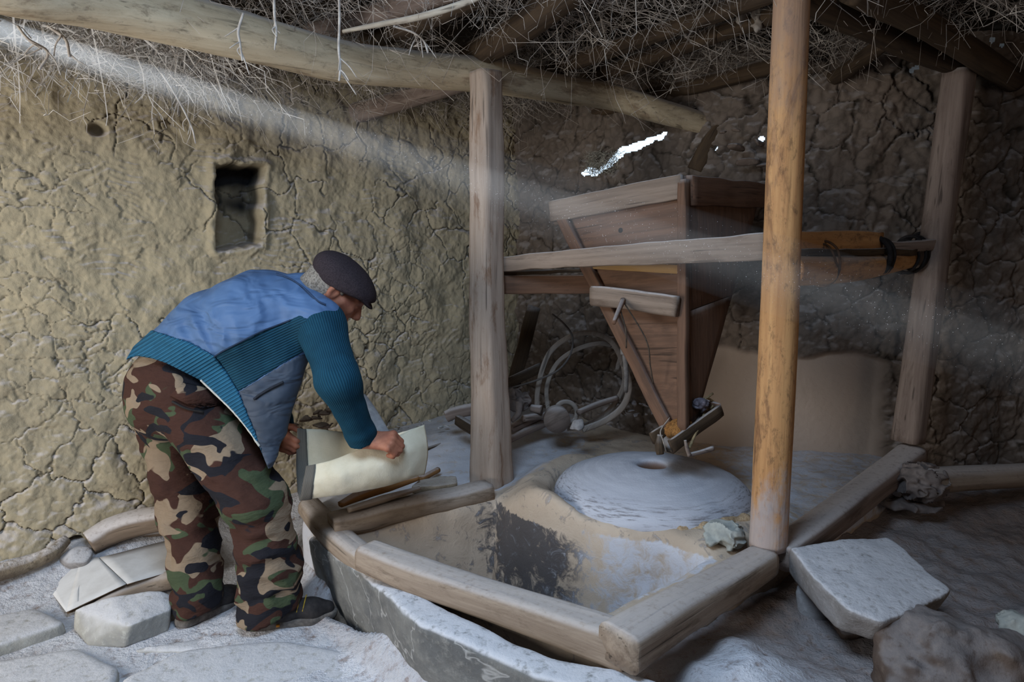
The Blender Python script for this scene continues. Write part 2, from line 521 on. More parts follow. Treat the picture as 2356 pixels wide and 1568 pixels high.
_seed = [0]
def wood(name, VF, m, parent=None, label=None, cat=None, group=None, dir=None, smooth=True, kind=None):
    """link a piece of timber; its grain runs along dir (its longest direction when not given)"""
    V, Fc = VF; V = np.asarray(V, float)
    if dir is None:
        X = V - V.mean(0); w, E = np.linalg.eigh(X.T @ X); e = E[:, 2]
    else: e = unit(dir)
    p = unit(np.cross(e, [0.31, 0.77, 0.55])); q = np.cross(e, p)
    _seed[0] += 1
    g = np.stack([V @ p + _seed[0] * 1.37, V @ q, V @ e + _seed[0] * 0.71], -1)
    return build(name, V, Fc, m, parent, label, cat, group, kind, smooth, attrs={'grain': g})

# ------------------------------------------------------------------ the setting: walls, ceiling, floor
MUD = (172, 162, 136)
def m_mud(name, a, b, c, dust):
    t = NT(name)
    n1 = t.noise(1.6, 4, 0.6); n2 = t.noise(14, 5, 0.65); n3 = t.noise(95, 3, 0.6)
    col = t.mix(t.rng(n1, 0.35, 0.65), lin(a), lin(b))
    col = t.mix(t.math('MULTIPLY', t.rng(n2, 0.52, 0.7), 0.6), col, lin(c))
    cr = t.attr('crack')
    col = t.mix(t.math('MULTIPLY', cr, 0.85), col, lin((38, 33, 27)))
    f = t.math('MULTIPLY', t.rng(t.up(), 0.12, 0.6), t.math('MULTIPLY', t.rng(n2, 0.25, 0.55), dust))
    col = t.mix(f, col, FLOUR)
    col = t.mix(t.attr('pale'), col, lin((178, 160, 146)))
    recess_dark = t.attr('recess_dark')
    col = t.mix(recess_dark, col, lin((40, 40, 42)))
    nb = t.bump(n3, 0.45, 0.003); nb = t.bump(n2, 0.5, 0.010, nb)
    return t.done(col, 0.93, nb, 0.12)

def grid_wall(name, base, u0, u1, nu, z0, z1, nz, disp, m, hole=None):
    """base(u)->(x,y), room-facing normal (x,y); disp(U,Z)->offset towards the room, attributes"""
    u = np.linspace(u0, u1, nu)
    z = np.linspace(z0, z1, nz)
    U, Z = np.meshgrid(u, z, indexing='ij')
    XY, N = base(u)
    D, at = disp(U, Z)
    V = np.stack([XY[:, 0][:, None] + N[:, 0][:, None] * D, XY[:, 1][:, None] + N[:, 1][:, None] * D, Z], -1)
    I = np.arange(nu * nz).reshape(nu, nz)
    Q = np.stack([I[:-1, :-1], I[1:, :-1], I[1:, 1:], I[:-1, 1:]], -1).reshape(-1, 4)
    if hole is not None: Q = Q[~hole(V.reshape(-1, 3)[Q].mean(1))]
    return build(name, V.reshape(-1, 3), Q, m, kind='structure', keep_origin=True, attrs={k: a.ravel() for k, a in at.items()})

# left wall: hand plastered mud, a niche, a peg hole, cracks
LW_A = np.array([-2.9, 4.19 - 0.745 * 2.9]); LW_B = np.array([0.08, 4.19 + 0.745 * 0.08])
LW_T = unit(LW_B - LW_A); LW_N = np.array([LW_T[1], -LW_T[0]]); LW_LEN = float(np.linalg.norm(LW_B - LW_A))
def on_left_wall(px, py):
    r = ray(px, py)
    d = np.dot(LW_A - EYE[:2], LW_N) / np.dot(r[:2], LW_N)
    p = EYE + r * d
    return np.dot(p[:2] - LW_A, LW_T), p[2]
def left_base(u):
    return LW_A + u[:, None] * LW_T, np.tile(LW_N, (len(u), 1))
NI = [on_left_wall(*p) for p in ((497, 380), (612, 382), (598, 560), (503, 572))]
HO = on_left_wall(222, 297)
HO2 = on_left_wall(172, 1248)
def crack_field(U, Z, size, seed, width, warp=0.25):
    P = np.stack([U, Z, np.full_like(U, seed * 1.7)], -1)
    wu = U / size + warp * fbm(P * (2.2 / size), 3, seed) + 0.06 * fbm(P * (9 / size), 2, seed + 1)
    wv = Z / size + warp * fbm(P * (2.2 / size) + 31, 3, seed + 2) + 0.06 * fbm(P * (9 / size) + 77, 2, seed + 3)
    f1, f2, cid, ou, ov = voronoi2(wu, wv, seed)
    e = (f2 - f1) * size * 0.5
    return e, np.exp(-(e / width) ** 2), cid, ou * size, ov * size
def left_disp(U, Z):
    P = np.stack([U, Z, np.zeros_like(U)], -1)
    e1, c1, id1, _, _ = crack_field(U, Z, 0.19, 3, 0.0024, 0.34)
    e2, c2, id2, _, _ = crack_field(U, Z, 0.085, 11, 0.0022, 0.35)
    m1 = sstep(-0.25, 0.25, fbm(P * 3.1 + 5, 2, 21)); m2 = sstep(0.0, 0.35, fbm(P * 2.4 + 9, 2, 22))
    low = sstep(1.15, 0.45, Z)                      # the lower plaster is broken into plates
    e3, c3, id3, ou, ov = crack_field(U, Z, 0.15, 19, 0.02, 0.3)
    ang = -0.45 + id3 * 0.95
    s_ = U * np.cos(ang + 1.57) + Z * np.sin(ang + 1.57); t_ = U * np.cos(ang) + Z * np.sin(ang)
    stroke = np.sin((s_ + 0.020 * np.sin(t_ * 15 + id3 * 40) + 0.009 * fbm(P * 16, 3, 8)) * 2 * math.pi / (0.021 + 0.010 * id3) + 20 * id3) * sstep(-0.35, 0.3, fbm(P * 10 + 4, 2, 33))
    stroke = np.where(stroke > 0, stroke, stroke * 0.35)
    D = 0.030 * fbm(P * 1.7, 3, 4) + 0.013 * fbm(P * 7, 3, 5) + 0.0075 * fbm(P * 24, 3, 6) + 0.0028 * fbm(P * 70, 2, 7)
    D = D + stroke * 0.0036 * (1 - 0.8 * low) * sstep(-0.25, 0.3, fbm(P * 4.5, 2, 30)) + 0.009 * fbm(P * 13, 2, 31)
    D = D + (id3 - 0.5) * 0.007 * (1 - low)
    plate = low * m1
    D = D + plate * (0.010 * np.minimum(e1 / 0.045, 1) - 0.006) - 0.016 * c1 * np.maximum(m1, 0.75 * low) - 0.007 * c2 * np.maximum(m2, 0.4 * low)
    crack = np.clip(0.8 * c1 * np.maximum(m1, 0.75 * low) + 0.6 * c2 * np.maximum(m2, 0.4 * low), 0, 1)
    # the niche and the small hole
    wob = 0.016 * fbm(P * 16, 2, 40)
    s = poly_sd(U, Z, NI) + wob
    inside = sstep(0.006, -0.012, s)
    D = D - 0.20 * inside + 0.016 * np.exp(-((s - 0.02) / 0.02) ** 2) * (s > 0)
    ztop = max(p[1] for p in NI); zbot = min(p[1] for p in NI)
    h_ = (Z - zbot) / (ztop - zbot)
    recess_dark = inside * sstep(0.45, 0.75, h_ + 0.25 * fbm(P * 12, 2, 41)) * 0.85 + inside * 0.25  # niche darker inside, most so towards its top
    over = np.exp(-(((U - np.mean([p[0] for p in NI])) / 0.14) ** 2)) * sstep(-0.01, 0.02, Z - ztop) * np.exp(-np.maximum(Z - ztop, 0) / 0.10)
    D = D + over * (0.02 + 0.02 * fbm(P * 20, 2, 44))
    recess_dark = recess_dark + over * 0.10
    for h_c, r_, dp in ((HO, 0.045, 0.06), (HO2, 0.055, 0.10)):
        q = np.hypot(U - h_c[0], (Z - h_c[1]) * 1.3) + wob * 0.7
        D = D - dp * sstep(r_, r_ * 0.45, q); recess_dark = recess_dark + 0.35 * sstep(r_, r_ * 0.3, q)  # holes sunk in and coloured darker towards the middle
    # the wall leans out towards its foot
    D = D + 0.04 * sstep(0.35, 0.0, Z)
    return D, {'crack': crack, 'recess_dark': np.clip(recess_dark, 0, 1)}
def sun_hole(C):              # the gap at the wall top that lets the sun shaft in
    e = unit(SH1 - SH0); q = C - SH0
    return np.linalg.norm(q - (q @ e)[:, None] * e, axis=1) < 0.075 + 0.008 * fbm(C * 40, 2, 72)
M_mud_left = m_mud('mud_plaster', (186, 173, 146), (170, 159, 136), (160, 147, 124), 0.75)
grid_wall('wall_left', left_base, 0.0, LW_LEN, 820, -0.35, 2.36, 560, left_disp, M_mud_left, sun_hole)

# back wall on the right: rough lumpy mud over a smooth lower panel
RW = catmull([(0.0, 4.24), (0.6, 3.70), (1.1, 3.32), (1.8, 3.13), (2.5, 3.2), (3.3, 3.42)], 400)
RW_S = np.concatenate([[0], np.cumsum(np.linalg.norm(np.diff(RW, axis=0), axis=1))])
RW_LEN = float(RW_S[-1])
def right_base(u):
    XY = np.stack([np.interp(u, RW_S, RW[:, 0]), np.interp(u, RW_S, RW[:, 1])], -1)
    T = np.stack([np.interp(u + 0.1, RW_S, RW[:, 0]) - np.interp(u - 0.1, RW_S, RW[:, 0]), np.interp(u + 0.1, RW_S, RW[:, 1]) - np.interp(u - 0.1, RW_S, RW[:, 1])], -1)
    T /= np.linalg.norm(T, axis=1)[:, None]
    return XY, np.stack([T[:, 1], -T[:, 0]], -1)
def right_disp(U, Z):
    P = np.stack([U, Z, np.full_like(U, 3.0)], -1)
    X = np.interp(U, RW_S, RW[:, 0])
    e1, c1, id1, _, _ = crack_field(U, Z, 0.17, 53, 0.004)
    e2, c2, id2, ou, ov = crack_field(U, Z, 0.06, 57, 0.006, 0.4)
    smooth = sstep(0.90, 0.86, Z + 0.03 * fbm(P * 8, 2, 60)) * sstep(0.80, 0.95, X) * sstep(1.78, 1.70, X)
    lump = np.minimum(e2 / 0.016, 1)
    rough = 0.035 * fbm(P * 2.2, 3, 61) + 0.028 * fbm(P * 8, 3, 62) + 0.016 * fbm(P * 24, 3, 63) + 0.005 * lump - 0.016 * c1 * sstep(-0.3, 0.2, fbm(P * 3, 2, 64))
    soft = 0.006 * fbm(P * 4, 2, 65) + 0.0015 * fbm(P * 60, 2, 66) - 0.03
    D = rough * (1 - smooth) + soft * smooth
    crack = np.clip((c1 * 0.7 + c2 * 0.35) * (1 - smooth), 0, 1)
    return D, {'crack': crack, 'pale': smooth}
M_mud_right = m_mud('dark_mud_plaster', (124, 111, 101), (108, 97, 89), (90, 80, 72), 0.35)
# gaps where daylight comes through under the eaves
GAP = [PY(x, y, 3.5) for x, y in ((1395, 372), (1425, 346), (1442, 324), (1482, 316), (1538, 299), (1532, 314), (1490, 331), (1452, 343), (1420, 372), (1385, 392), (1352, 384), (1372, 362))]
GAP_XZ = [(p[0], p[2]) for p in GAP]
CHINKS = [(PY(x, y, yy), r) for x, y, yy in ((1756, 318, 3.27), (1641, 341, 3.4), (1592, 267, 3.45), (2120, 150, 3.1), (2112, 156, 3.1), (2290, 88, 3.1), (2312, 101, 3.1)) for r in (0.011,)]
def back_holes(C):
    w = 0.010 * fbm(C * 40, 2, 71)
    h = poly_sd(C[:, 0], C[:, 2], GAP_XZ) + w < 0
    for p, r in CHINKS: h |= np.hypot(C[:, 0] - p[0], C[:, 2] - p[2]) + w * 0.6 < r
    return h
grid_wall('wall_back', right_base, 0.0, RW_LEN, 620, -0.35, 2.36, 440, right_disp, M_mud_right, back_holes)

def boxes(list_):
    VV, FF = [], []
    for x0, x1, y0, y1, z0, z1 in list_:
        n = len(VV)
        VV += [(x, y, z) for x in (x0, x1) for y in (y0, y1) for z in (z0, z1)]
        FF += [tuple(n + i for i in f) for f in ((0, 1, 3, 2), (4, 6, 7, 5), (0, 4, 5, 1), (2, 3, 7, 6), (0, 2, 6, 4), (1, 5, 7, 3))]
    return np.array(VV, float), FF
V, Fc = boxes([(-3.1, -2.9, -1.6, -0.05, -0.35, 2.36), (-3.1, -2.9, 0.75, 2.0, -0.35, 2.36), (-3.1, -2.9, -0.05, 0.75, 2.05, 2.36), (-3.1, -2.9, -0.05, 0.75, -0.35, 0.2)])
build('wall_side', V, Fc, M_mud_left, kind='structure', smooth=False, keep_origin=True)
V, Fc = boxes([(-3.1, 3.5, -1.8, -1.6, -0.35, 2.36), (3.25, 3.45, -1.6, 3.5, -0.35, 2.36)])
build('wall_front', V, Fc, M_mud_right, kind='structure', smooth=False, keep_origin=True)
M_roof = m_earth('roof_earth', (70, 60, 50), (52, 45, 38), (40, 34, 28), 4.0, 0, 0.6)
HX0, HX1, HY0, HY1 = -0.75, 0.05, 0.5, 1.3
wy = lambda x: 4.19 + 0.745 * x + 0.12
def plates(polys, z0, z1):
    VV, FF = [], []
    for p in polys:
        n = len(VV); k = len(p)
        VV += [(x, y, z0) for x, y in p] + [(x, y, z1) for x, y in p]
        FF += [tuple(n + i for i in reversed(range(k))), tuple(n + k + i for i in range(k))] + [(n + i, n + (i + 1) % k, n + k + (i + 1) % k, n + k + i) for i in range(k)]
    return np.array(VV, float), FF
V, Fc = plates([[(-3.1, -1.8), (-2.8, -1.8), (-2.8, wy(-2.8)), (-3.1, wy(-3.1))], [(-2.8, -1.8), (-2.28, -1.8), (-2.28, 2.28), (-2.8, 2.10)], [(-2.28, -1.8), (HX0, -1.8), (HX0, wy(HX0)), (-2.28, wy(-2.28))], [(HX0, -1.8), (HX1, -1.8), (HX1, HY0), (HX0, HY0)], [(HX0, HY1), (HX1, HY1), (HX1, wy(HX1)), (HX0, wy(HX0))], [(HX1, -1.8), (3.5, -1.8), (3.5, 4.5), (0.25, 4.5), (HX1, wy(HX1))]], 2.32, 2.46)
build('ceiling', V, Fc, M_roof, kind='structure', smooth=False, keep_origin=True)

# floor
CURB = [PZ(740, 1235, 0.305)[:2], PZ(860, 1320, 0.34)[:2], PZ(1000, 1420, 0.365)[:2], PZ(1250, 1520, 0.37)[:2], PZ(1450, 1568, 0.37)[:2], np.array([0.62, 1.22])]
CURB_EXT = [np.array([-0.95, 3.4]), np.array([-0.90, 2.72])] + CURB + [np.array([1.0, 0.95])]
PIT = [(-0.60, 2.37), (-0.33, 2.12), (0.195, 1.755), (0.64, 2.09), (0.52, 2.20), (0.34, 2.26), (0.12, 2.42), (-0.02, 2.56), (-0.06, 2.65)]
def curb_side(x, y):
    """signed distance to the curb line, positive on the mill side"""
    poly = CURB_EXT + [np.array([4.0, 0.9]), np.array([4.0, 5.0]), np.array([-1.0, 5.0])]
    return -poly_sd(x, y, poly)
def floor_z(x, y):
    P = np.stack([x, y, np.zeros_like(x)], -1)
    s = curb_side(x, y)
    left = 0.008 + 0.05 * sstep(-1.2, -0.85, x) + 0.008 * fbm(P * 3, 3, 80) + 0.5 * 0.10 * sstep(2.25, 1.55, y) * sstep(-1.2, -0.5, x)
    dw = -((x - LW_A[0]) * -LW_N[0] + (y - LW_A[1]) * -LW_N[1])         # distance from the left wall
    left = left + 0.07 * sstep(0.5, 0.05, dw) + 0.06 * sstep(0.22, 0.02, dw)
    left = left + 0.05 * sstep(0.10, 0.0, -s) + 0.05 * sstep(0.16, 0.0, -s) * sstep(2.15, 2.0, y)                            # flour banked against the slab
    right = 0.26 + 0.05 * fbm(P * 2.2, 3, 81) + 0.05 * sstep(2.2, 3.0, y) + 0.026 * fbm(P * 8, 3, 82) + 0.010 * fbm(P * 26, 2, 85)
    right = right + 0.07 * np.exp(-(((x - 0.62) / 0.22) ** 2 + ((y - 1.62) / 0.22) ** 2))
    right = right - 0.16 * sstep(1.35, 0.95, y) * sstep(0.2, 0.9, x)
    z = left + (right - left) * sstep(-0.02, 0.10, s)
    z = z + 0.004 * fbm(P * 22, 3, 83) + 0.002 * fbm(P * 60, 2, 84)
    pit = poly_sd(x, y, PIT)
    return z - 0.9 * sstep(0.10, 0.0, pit)
nx_, ny_ = 400, 210
gx = np.linspace(-3.0, 3.4, nx_); gy = np.linspace(1.05, 4.25, ny_)
GX, GY = np.meshgrid(gx, gy, indexing='ij')
GZ = floor_z(GX, GY)
I = np.arange(nx_ * ny_).reshape(nx_, ny_)
Q = np.stack([I[:-1, :-1], I[1:, :-1], I[1:, 1:], I[:-1, 1:]], -1).reshape(-1, 4)
def m_floor():
    t = NT('flour_dusted_floor')
    n1 = t.noise(2.4, 5, 0.6); n2 = t.noise(22, 5, 0.68); n3 = t.noise(120, 3, 0.6)
    earth = t.mix(t.rng(n2, 0.35, 0.65), lin((134, 114, 102)), lin((108, 92, 82)))
    fl = t.mix(t.rng(n2, 0.3, 0.7), lin((200, 202, 212)), lin((216, 217, 224)))
    cover = t.math('MULTIPLY', t.attr('flour'), t.rng(n2, 0.22, 0.50))
    col = t.mix(cover, earth, fl)
    col = t.mix(t.math('MULTIPLY', t.rng(n3, 0.60, 0.72), 0.35), col, lin((92, 88, 90)))
    nb = t.bump(n3, 0.7, 0.006); nb = t.bump(n2, 0.8, 0.018, nb)
    return t.done(col, 0.95, nb, 0.1)
M_floor = m_floor()
sd_ = curb_side(GX, GY)
flour = np.where(sd_ < 0, 0.97, 0.33)
flour = flour * (1 - 0.25 * sstep(0.9, 2.2, GX) * (sd_ > 0)) - 0.25 * sstep(0.05, 0.02, np.abs(sd_ + 0.05)) * (sd_ < 0)
PF = np.stack([GX, GY, np.zeros_like(GX)], -1)
flour = np.clip(flour - 0.3 * sstep(0.1, 0.5, fbm(PF * 3.0 + 3, 3, 86)), 0.1, 1)
flour = np.maximum(flour, 1.0 * np.exp(-(((GX - 0.62) / 0.25) ** 2 + ((GY - 1.60) / 0.2) ** 2)))
floor = build('floor', np.stack([GX, GY, GZ], -1).reshape(-1, 3), Q, M_floor, kind='structure', keep_origin=True, attrs={'flour': flour.ravel()})
V, Fc = boxes([(-3.1, 3.5, -1.8, 1.08, -0.5, -0.02)])
build('floor', V, Fc, M_floor, kind='structure', smooth=False, keep_origin=True)
def floor_at(x, y):
    return float(floor_z(np.array([x]), np.array([y]))[0])

# stone paving set in the floor: parts of the floor
def m_stone(name, a, b, c, scale=6, dust=0.8, veins=0.0, up0=0.3, up1=0.85):
    t = NT(name)
    n1 = t.noise(scale, 5, 0.65, 0.5); n2 = t.noise(scale * 7, 4, 0.65); n3 = t.noise(150, 2, 0.6)
    col = t.mix(t.rng(n1, 0.32, 0.68), lin(a), lin(b))
    col = t.mix(t.math('MULTIPLY', t.rng(n2, 0.5, 0.75), 0.7), col, lin(c))
    if veins:
        w = t.noise(scale * 0.7, 4, 0.6, 0.5)
        v = t.rng(t.math('ABSOLUTE', t.math('SUBTRACT', w, 0.5)), 0.012, 0.0)
        col = t.mix(t.math('MULTIPLY', v, veins), col, lin((190, 190, 190)))
        sp = t.noise((scale * 16, scale * 16, scale * 5), 5, 0.78)
        col = t.mix(t.math('MULTIPLY', t.rng(sp, 0.56, 0.76), 0.7), col, lin((165, 163, 160)))
    f = t.math('MULTIPLY', t.rng(t.up(), up0, up1), t.math('MULTIPLY', t.rng(n2, 0.2, 0.5), dust))
    col = t.mix(f, col, lin((206, 206, 212)))
    nb = t.bump(n3, 0.3, 0.002); nb = t.bump(n2, 0.5, 0.008, nb)
    return t.done(col, 0.9, nb, 0.15)
M_pale_stone = m_stone('pale_stone', (168, 166, 160), (140, 140, 138), (188, 188, 184), 5, 0.9)
M_dark_stone = m_stone('dark_slate', (124, 124, 122), (100, 101, 102), (140, 140, 137), 5, 0.95, 0.55)
M_brown_stone = m_stone('brown_stone', (118, 102, 92), (96, 84, 76), (140, 124, 112), 6, 0.45)
M_dusty_stone = m_stone('dusty_stone', (150, 146, 146), (128, 124, 122), (172, 168, 168), 7, 0.8)
def slab_stone(px_pts, z, thick, rough, seed, h=0.012, tilt=None):
    pts = [PZ(x, y, z if tilt is None else z + tilt[i]) for i, (x, y) in enumerate(px_pts)]
    return rock(prism(pts, (0, 0, -thick), 0.02, 0.006, seed), rough, 6.0, h, 0.03, seed)
for k, (pp, z, th) in enumerate([
        ([(-220, 1450), (85, 1390), (152, 1428), (-60, 1500)], 0.055, 0.08),
        ([(270, 1560), (420, 1490), (660, 1465), (885, 1512), (900, 1545), (700, 1680), (330, 1700)], 0.075, 0.09),
        ([(-260, 1560), (60, 1500), (180, 1480), (285, 1530), (230, 1700), (-200, 1700)], 0.035, 0.08),
        ([(280, 1495), (560, 1440), (640, 1470), (420, 1500)], 0.022, 0.06)]):
    V, Q = slab_stone(pp, z, th, 0.006, 100 + k)
    build('stone', V, Q, M_pale_stone, parent=floor)

# the earthen mill platform with its flour pit
MILL_C = np.array([0.555, 2.61])
plat_poly = [(-0.86, 2.66), (-0.70, 2.44), (-0.38, 2.09), (0.235, 1.675), (0.80, 2.09), (1.78, 2.92), (1.95, 3.4), (1.0, 3.6), (0.02, 4.3), (-0.95, 3.55), (-0.92, 3.0)]
pf = Field((-1.02, 1.6, -0.30), (2.0, 4.2, 0.66), 0.014)
sl, P = pf.region(pf.lo, pf.lo + pf.h * pf.n)
P = P[:pf.n[0], :pf.n[1], :pf.n[2]]
x2, y2 = P[:, :, 0, 0], P[:, :, 0, 1]
rr_ = np.hypot(x2 - MILL_C[0], y2 - MILL_C[1])
P2 = np.stack([x2, y2, np.zeros_like(x2)], -1)
ang_ = np.arctan2(y2 - MILL_C[1], x2 - MILL_C[0])
leftness = sstep(0.2, 0.9, -np.cos(ang_ + 0.25))
T2 = 0.385 + 0.012 * fbm(P2 * 3, 3, 90) + 0.004 * fbm(P2 * 15, 2, 91)
T2 = T2 + 0.075 * leftness * np.exp(-((rr_ - 0.47) / 0.09) ** 2) * sstep(0.385, 0.41, rr_) + 0.05 * sstep(0.62, 0.40, rr_) * sstep(2.75, 2.35, y2)
T2 = T2 + 0.05 * sstep(2.9, 3.5, y2) * sstep(0.9, -0.2, x2) + 0.02 * sstep(0.9, 1.4, x2)
T2 = T2 - 0.05 * sstep(-0.2, -0.65, x2) - 0.06 * sstep(-0.75, -0.95, x2)
sdo = poly_sd(x2, y2, plat_poly); sdp = poly_sd(x2, y2, PIT)
zz = P[..., 2]
A_ = (zz - T2[..., None]) * 0.9
O_ = sdo[..., None] - 0.0 * zz + 0.06 * np.clip(zz - 0.33, 0, 1)
kk = 0.05
hh = np.maximum(kk - np.abs(A_ - O_), 0) / kk
S_ = np.maximum(A_, O_) + hh * hh * kk * 0.25
pitd = -(sdp[..., None] + 0.16 * np.clip(T2[..., None] - zz, 0, 1) + 0.012 * fbm(P * 5, 2, 93))
floor_pit = -(zz + 0.12)
C_ = np.minimum(pitd, -floor_pit)
kk = 0.045
hh = np.maximum(kk - np.abs(S_ - C_), 0) / kk
S_ = np.maximum(S_, C_) + hh * hh * kk * 0.25
pf.F[:] = S_ + 0.004 * fbm(P * 20, 2, 95)
V, Q = pf.mesh()
st_c = PZ(1235, 1225, 0.27); st_d = PZ(1330, 1300, 0.15)
stain = np.exp(-(np.linalg.norm((V - st_c) / np.array([0.22, 0.24, 0.24]), axis=1)) ** 2) + 0.8 * np.exp(-(np.linalg.norm((V - st_d) / np.array([0.22, 0.24, 0.24]), axis=1)) ** 2)
inpit = sstep(0.02, -0.02, poly_sd(V[:, 0], V[:, 1], PIT)) + sstep(0.40, 0.34, V[:, 2])
stain = np.clip(stain * 1.15 * (V[:, 2] < 0.375), 0, 1)
rV = np.hypot(V[:, 0] - MILL_C[0], V[:, 1] - MILL_C[1])
flr = 0.25 + 0.50 * sstep(0.12, 0.45, V[:, 0]) * (V[:, 2] < 0.40) * (poly_sd(V[:, 0], V[:, 1], PIT) < 0.03)
flr = np.maximum(flr, 0.95 * sstep(0.40, 0.55, rV) * sstep(2.62, 2.85, V[:, 1]) * sstep(0.55, 0.2, V[:, 0]))
flr = np.maximum(flr, 0.75 * sstep(0.85, 1.1, V[:, 0]) * (V[:, 2] > 0.3))
flr = np.maximum(flr, 0.95 * sstep(-0.55, -0.62, V[:, 0]) * sstep(2.45, 2.6, V[:, 1]))
def m_platform():
    t = NT('mill_earth')
    n1 = t.noise(3, 5, 0.6); n2 = t.noise(18, 5, 0.7, 0.6); n3 = t.noise(110, 3, 0.6)
    col = t.mix(t.rng(n1, 0.35, 0.65), lin((204, 186, 168)), lin((184, 166, 148)))
    col = t.mix(t.math('MULTIPLY', t.rng(n2, 0.55, 0.62), 0.45), col, lin((92, 80, 70)))
    s = t.math('MULTIPLY', t.attr('stain'), 1.0)
    s = t.rng(t.math('ADD', s, t.math('MULTIPLY', t.math('SUBTRACT', n2, 0.5), 2.2)), 0.30, 0.75)
    col = t.mix(t.math('MULTIPLY', s, 0.9), col, lin((70, 70, 76)))
    f = t.rng(t.math('ADD', t.attr('flour'), t.math('MULTIPLY', t.math('SUBTRACT', n2, 0.5), 2.0)), 0.35, 0.95)
    col = t.mix(f, col, lin((202, 203, 212)))
    nb = t.bump(n3, 0.4, 0.003); nb = t.bump(n2, 0.5, 0.008, nb)
    return t.done(col, 0.93, nb, 0.12)
mill = thing('mill_platform', (0.4, 2.6, 0.0), 'tan earthen mill platform around the millstone with a sunken flour pit', 'platform')
build('pit_and_platform', V, Q, m_platform(), parent=mill, attrs={'stain': stain, 'flour': flr})

# crumpled rag by the golden post
def crumpled(name, c, r, ax, m, label, cat, seed, h=0.006, amp=0.4, freq=14):
    f = Field(np.asarray(c) - np.max(r) * 1.6, np.asarray(c) + np.max(r) * 1.6, h)
    f.ell(c, np.eye(3) if ax is None else ax, r, 0.01)
    sl, P = f.region(f.lo, f.lo + f.h * f.n); P = P[:f.n[0], :f.n[1], :f.n[2]]
    w = P + 0.03 * np.stack([fbm(P * 12, 2, seed + k) for k in range(3)], -1)
    rid = 1 - np.abs(fbm(w * freq, 2, seed + 5)) * 2.2
    f.F[:] = f.F - np.min(r) * amp * (rid - 0.4)
    V, Q = f.mesh()
    return build(name, V, Q, m, label=label, cat=cat)

# ------------------------------------------------------------------ timber frame
M_beam = m_wood('pale_beam_wood', (212, 196, 168), (190, 172, 144), (120, 94, 72), dust=0.75, worn=0.6, crack=0.5, mottle=0.45)
M_post = m_wood('flour_coated_post', (186, 168, 154), (164, 145, 131), (122, 88, 62), dust=0.5, worn=0.75, bump=0.7)
M_warm = m_wood('warm_debarked_wood', (204, 156, 106), (178, 130, 86), (110, 82, 62), dust=0.4, worn=0.6, crack=0.2, mottle=0.6)
M_goldpost = m_wood('golden_post_wood', (204, 156, 106), (174, 126, 84), (110, 78, 58), dust=0.4, worn=0.75, crack=0.25, mottle=0.6, post_dust=True)
M_barklog = m_wood('floury_bark', (140, 122, 106), (116, 100, 86), (90, 76, 64), dust=0.98, worn=0.5, up0=0.05, up1=0.5)
M_greyw = m_wood('grey_dusty_wood', (146, 130, 120), (122, 106, 98), (84, 70, 62), dust=0.75, worn=0.5)
M_tanw = m_wood('flour_worn_timber', (160, 144, 128), (138, 122, 108), (100, 84, 70), dust=0.5, worn=0.6, mottle=0.25)
M_darkw = m_wood('smoke_dark_wood', (88, 72, 56), (66, 54, 44), (48, 40, 34), dust=0.45, worn=0.5)
M_brownw = m_wood('brown_hopper_board', (122, 92, 74), (100, 76, 62), (82, 64, 54), dust=0.5, worn=0.5, grain=50)
M_rim = m_wood('grey_hopper_batten', (152, 134, 120), (126, 110, 98), (100, 82, 70), dust=0.75, worn=0.5)
M_splint = m_wood('fresh_split_wood', (160, 116, 70), (120, 84, 54), (92, 70, 54), dust=0.5, worn=0.5)

post_b = PZ(1131, 1112, 0.375); post_t = PY(1117, 196, 2.84)
V, Fc = loft([post_b, post_b * 0.75 + post_t * 0.25, (post_b + post_t) / 2 + np.array([-0.008, 0, 0]), post_t * 0.85 + post_b * 0.15, post_t + np.array([0, 0, 0.05])], [0.079, 0.066, 0.062, 0.058, 0.053], 90, 40, 4.6, up=(0.85, -0.6, 0), rough=0.006, rfreq=9, seed=1, lump=0.006, twist=0.25)
wood('wooden_post', (V, Fc), M_post, label='flour-coated squared wooden post under the beam, left of the hopper', cat='post', dir=(0, 0, 1))
rp_b = PZ(1767, 1256, 0.455)
rp_t = PY(1824, -70, float(rp_b[1]))
V, Fc = loft([rp_b, rp_b * 0.6 + rp_t * 0.4 + np.array([0.004, 0, 0]), rp_t], [0.058, 0.056, 0.048], 70, 36, 2.0, up=(1, 0, 0), rough=0.002, rfreq=6, seed=2, lump=0.004)
wood('wooden_post', (V, Fc), M_goldpost, label='round golden-brown debarked post standing in front of the millstone', cat='post', dir=(0, 0, 1))
fp_b = PD(2088, 1014, 2.98); fp_t = PD(2207, 165, 2.82)
V, Fc = loft([fp_b, (fp_b + fp_t) / 2, fp_t], [0.060, 0.056, 0.056], 50, 30, 3.2, up=(0.6, -1, 0), rough=0.003, seed=3, lump=0.004)
wood('wooden_post', (V, Fc), M_greyw, label='dusty brown post against the dark back wall, farthest from the man', cat='post', dir=(0, 0, 1))

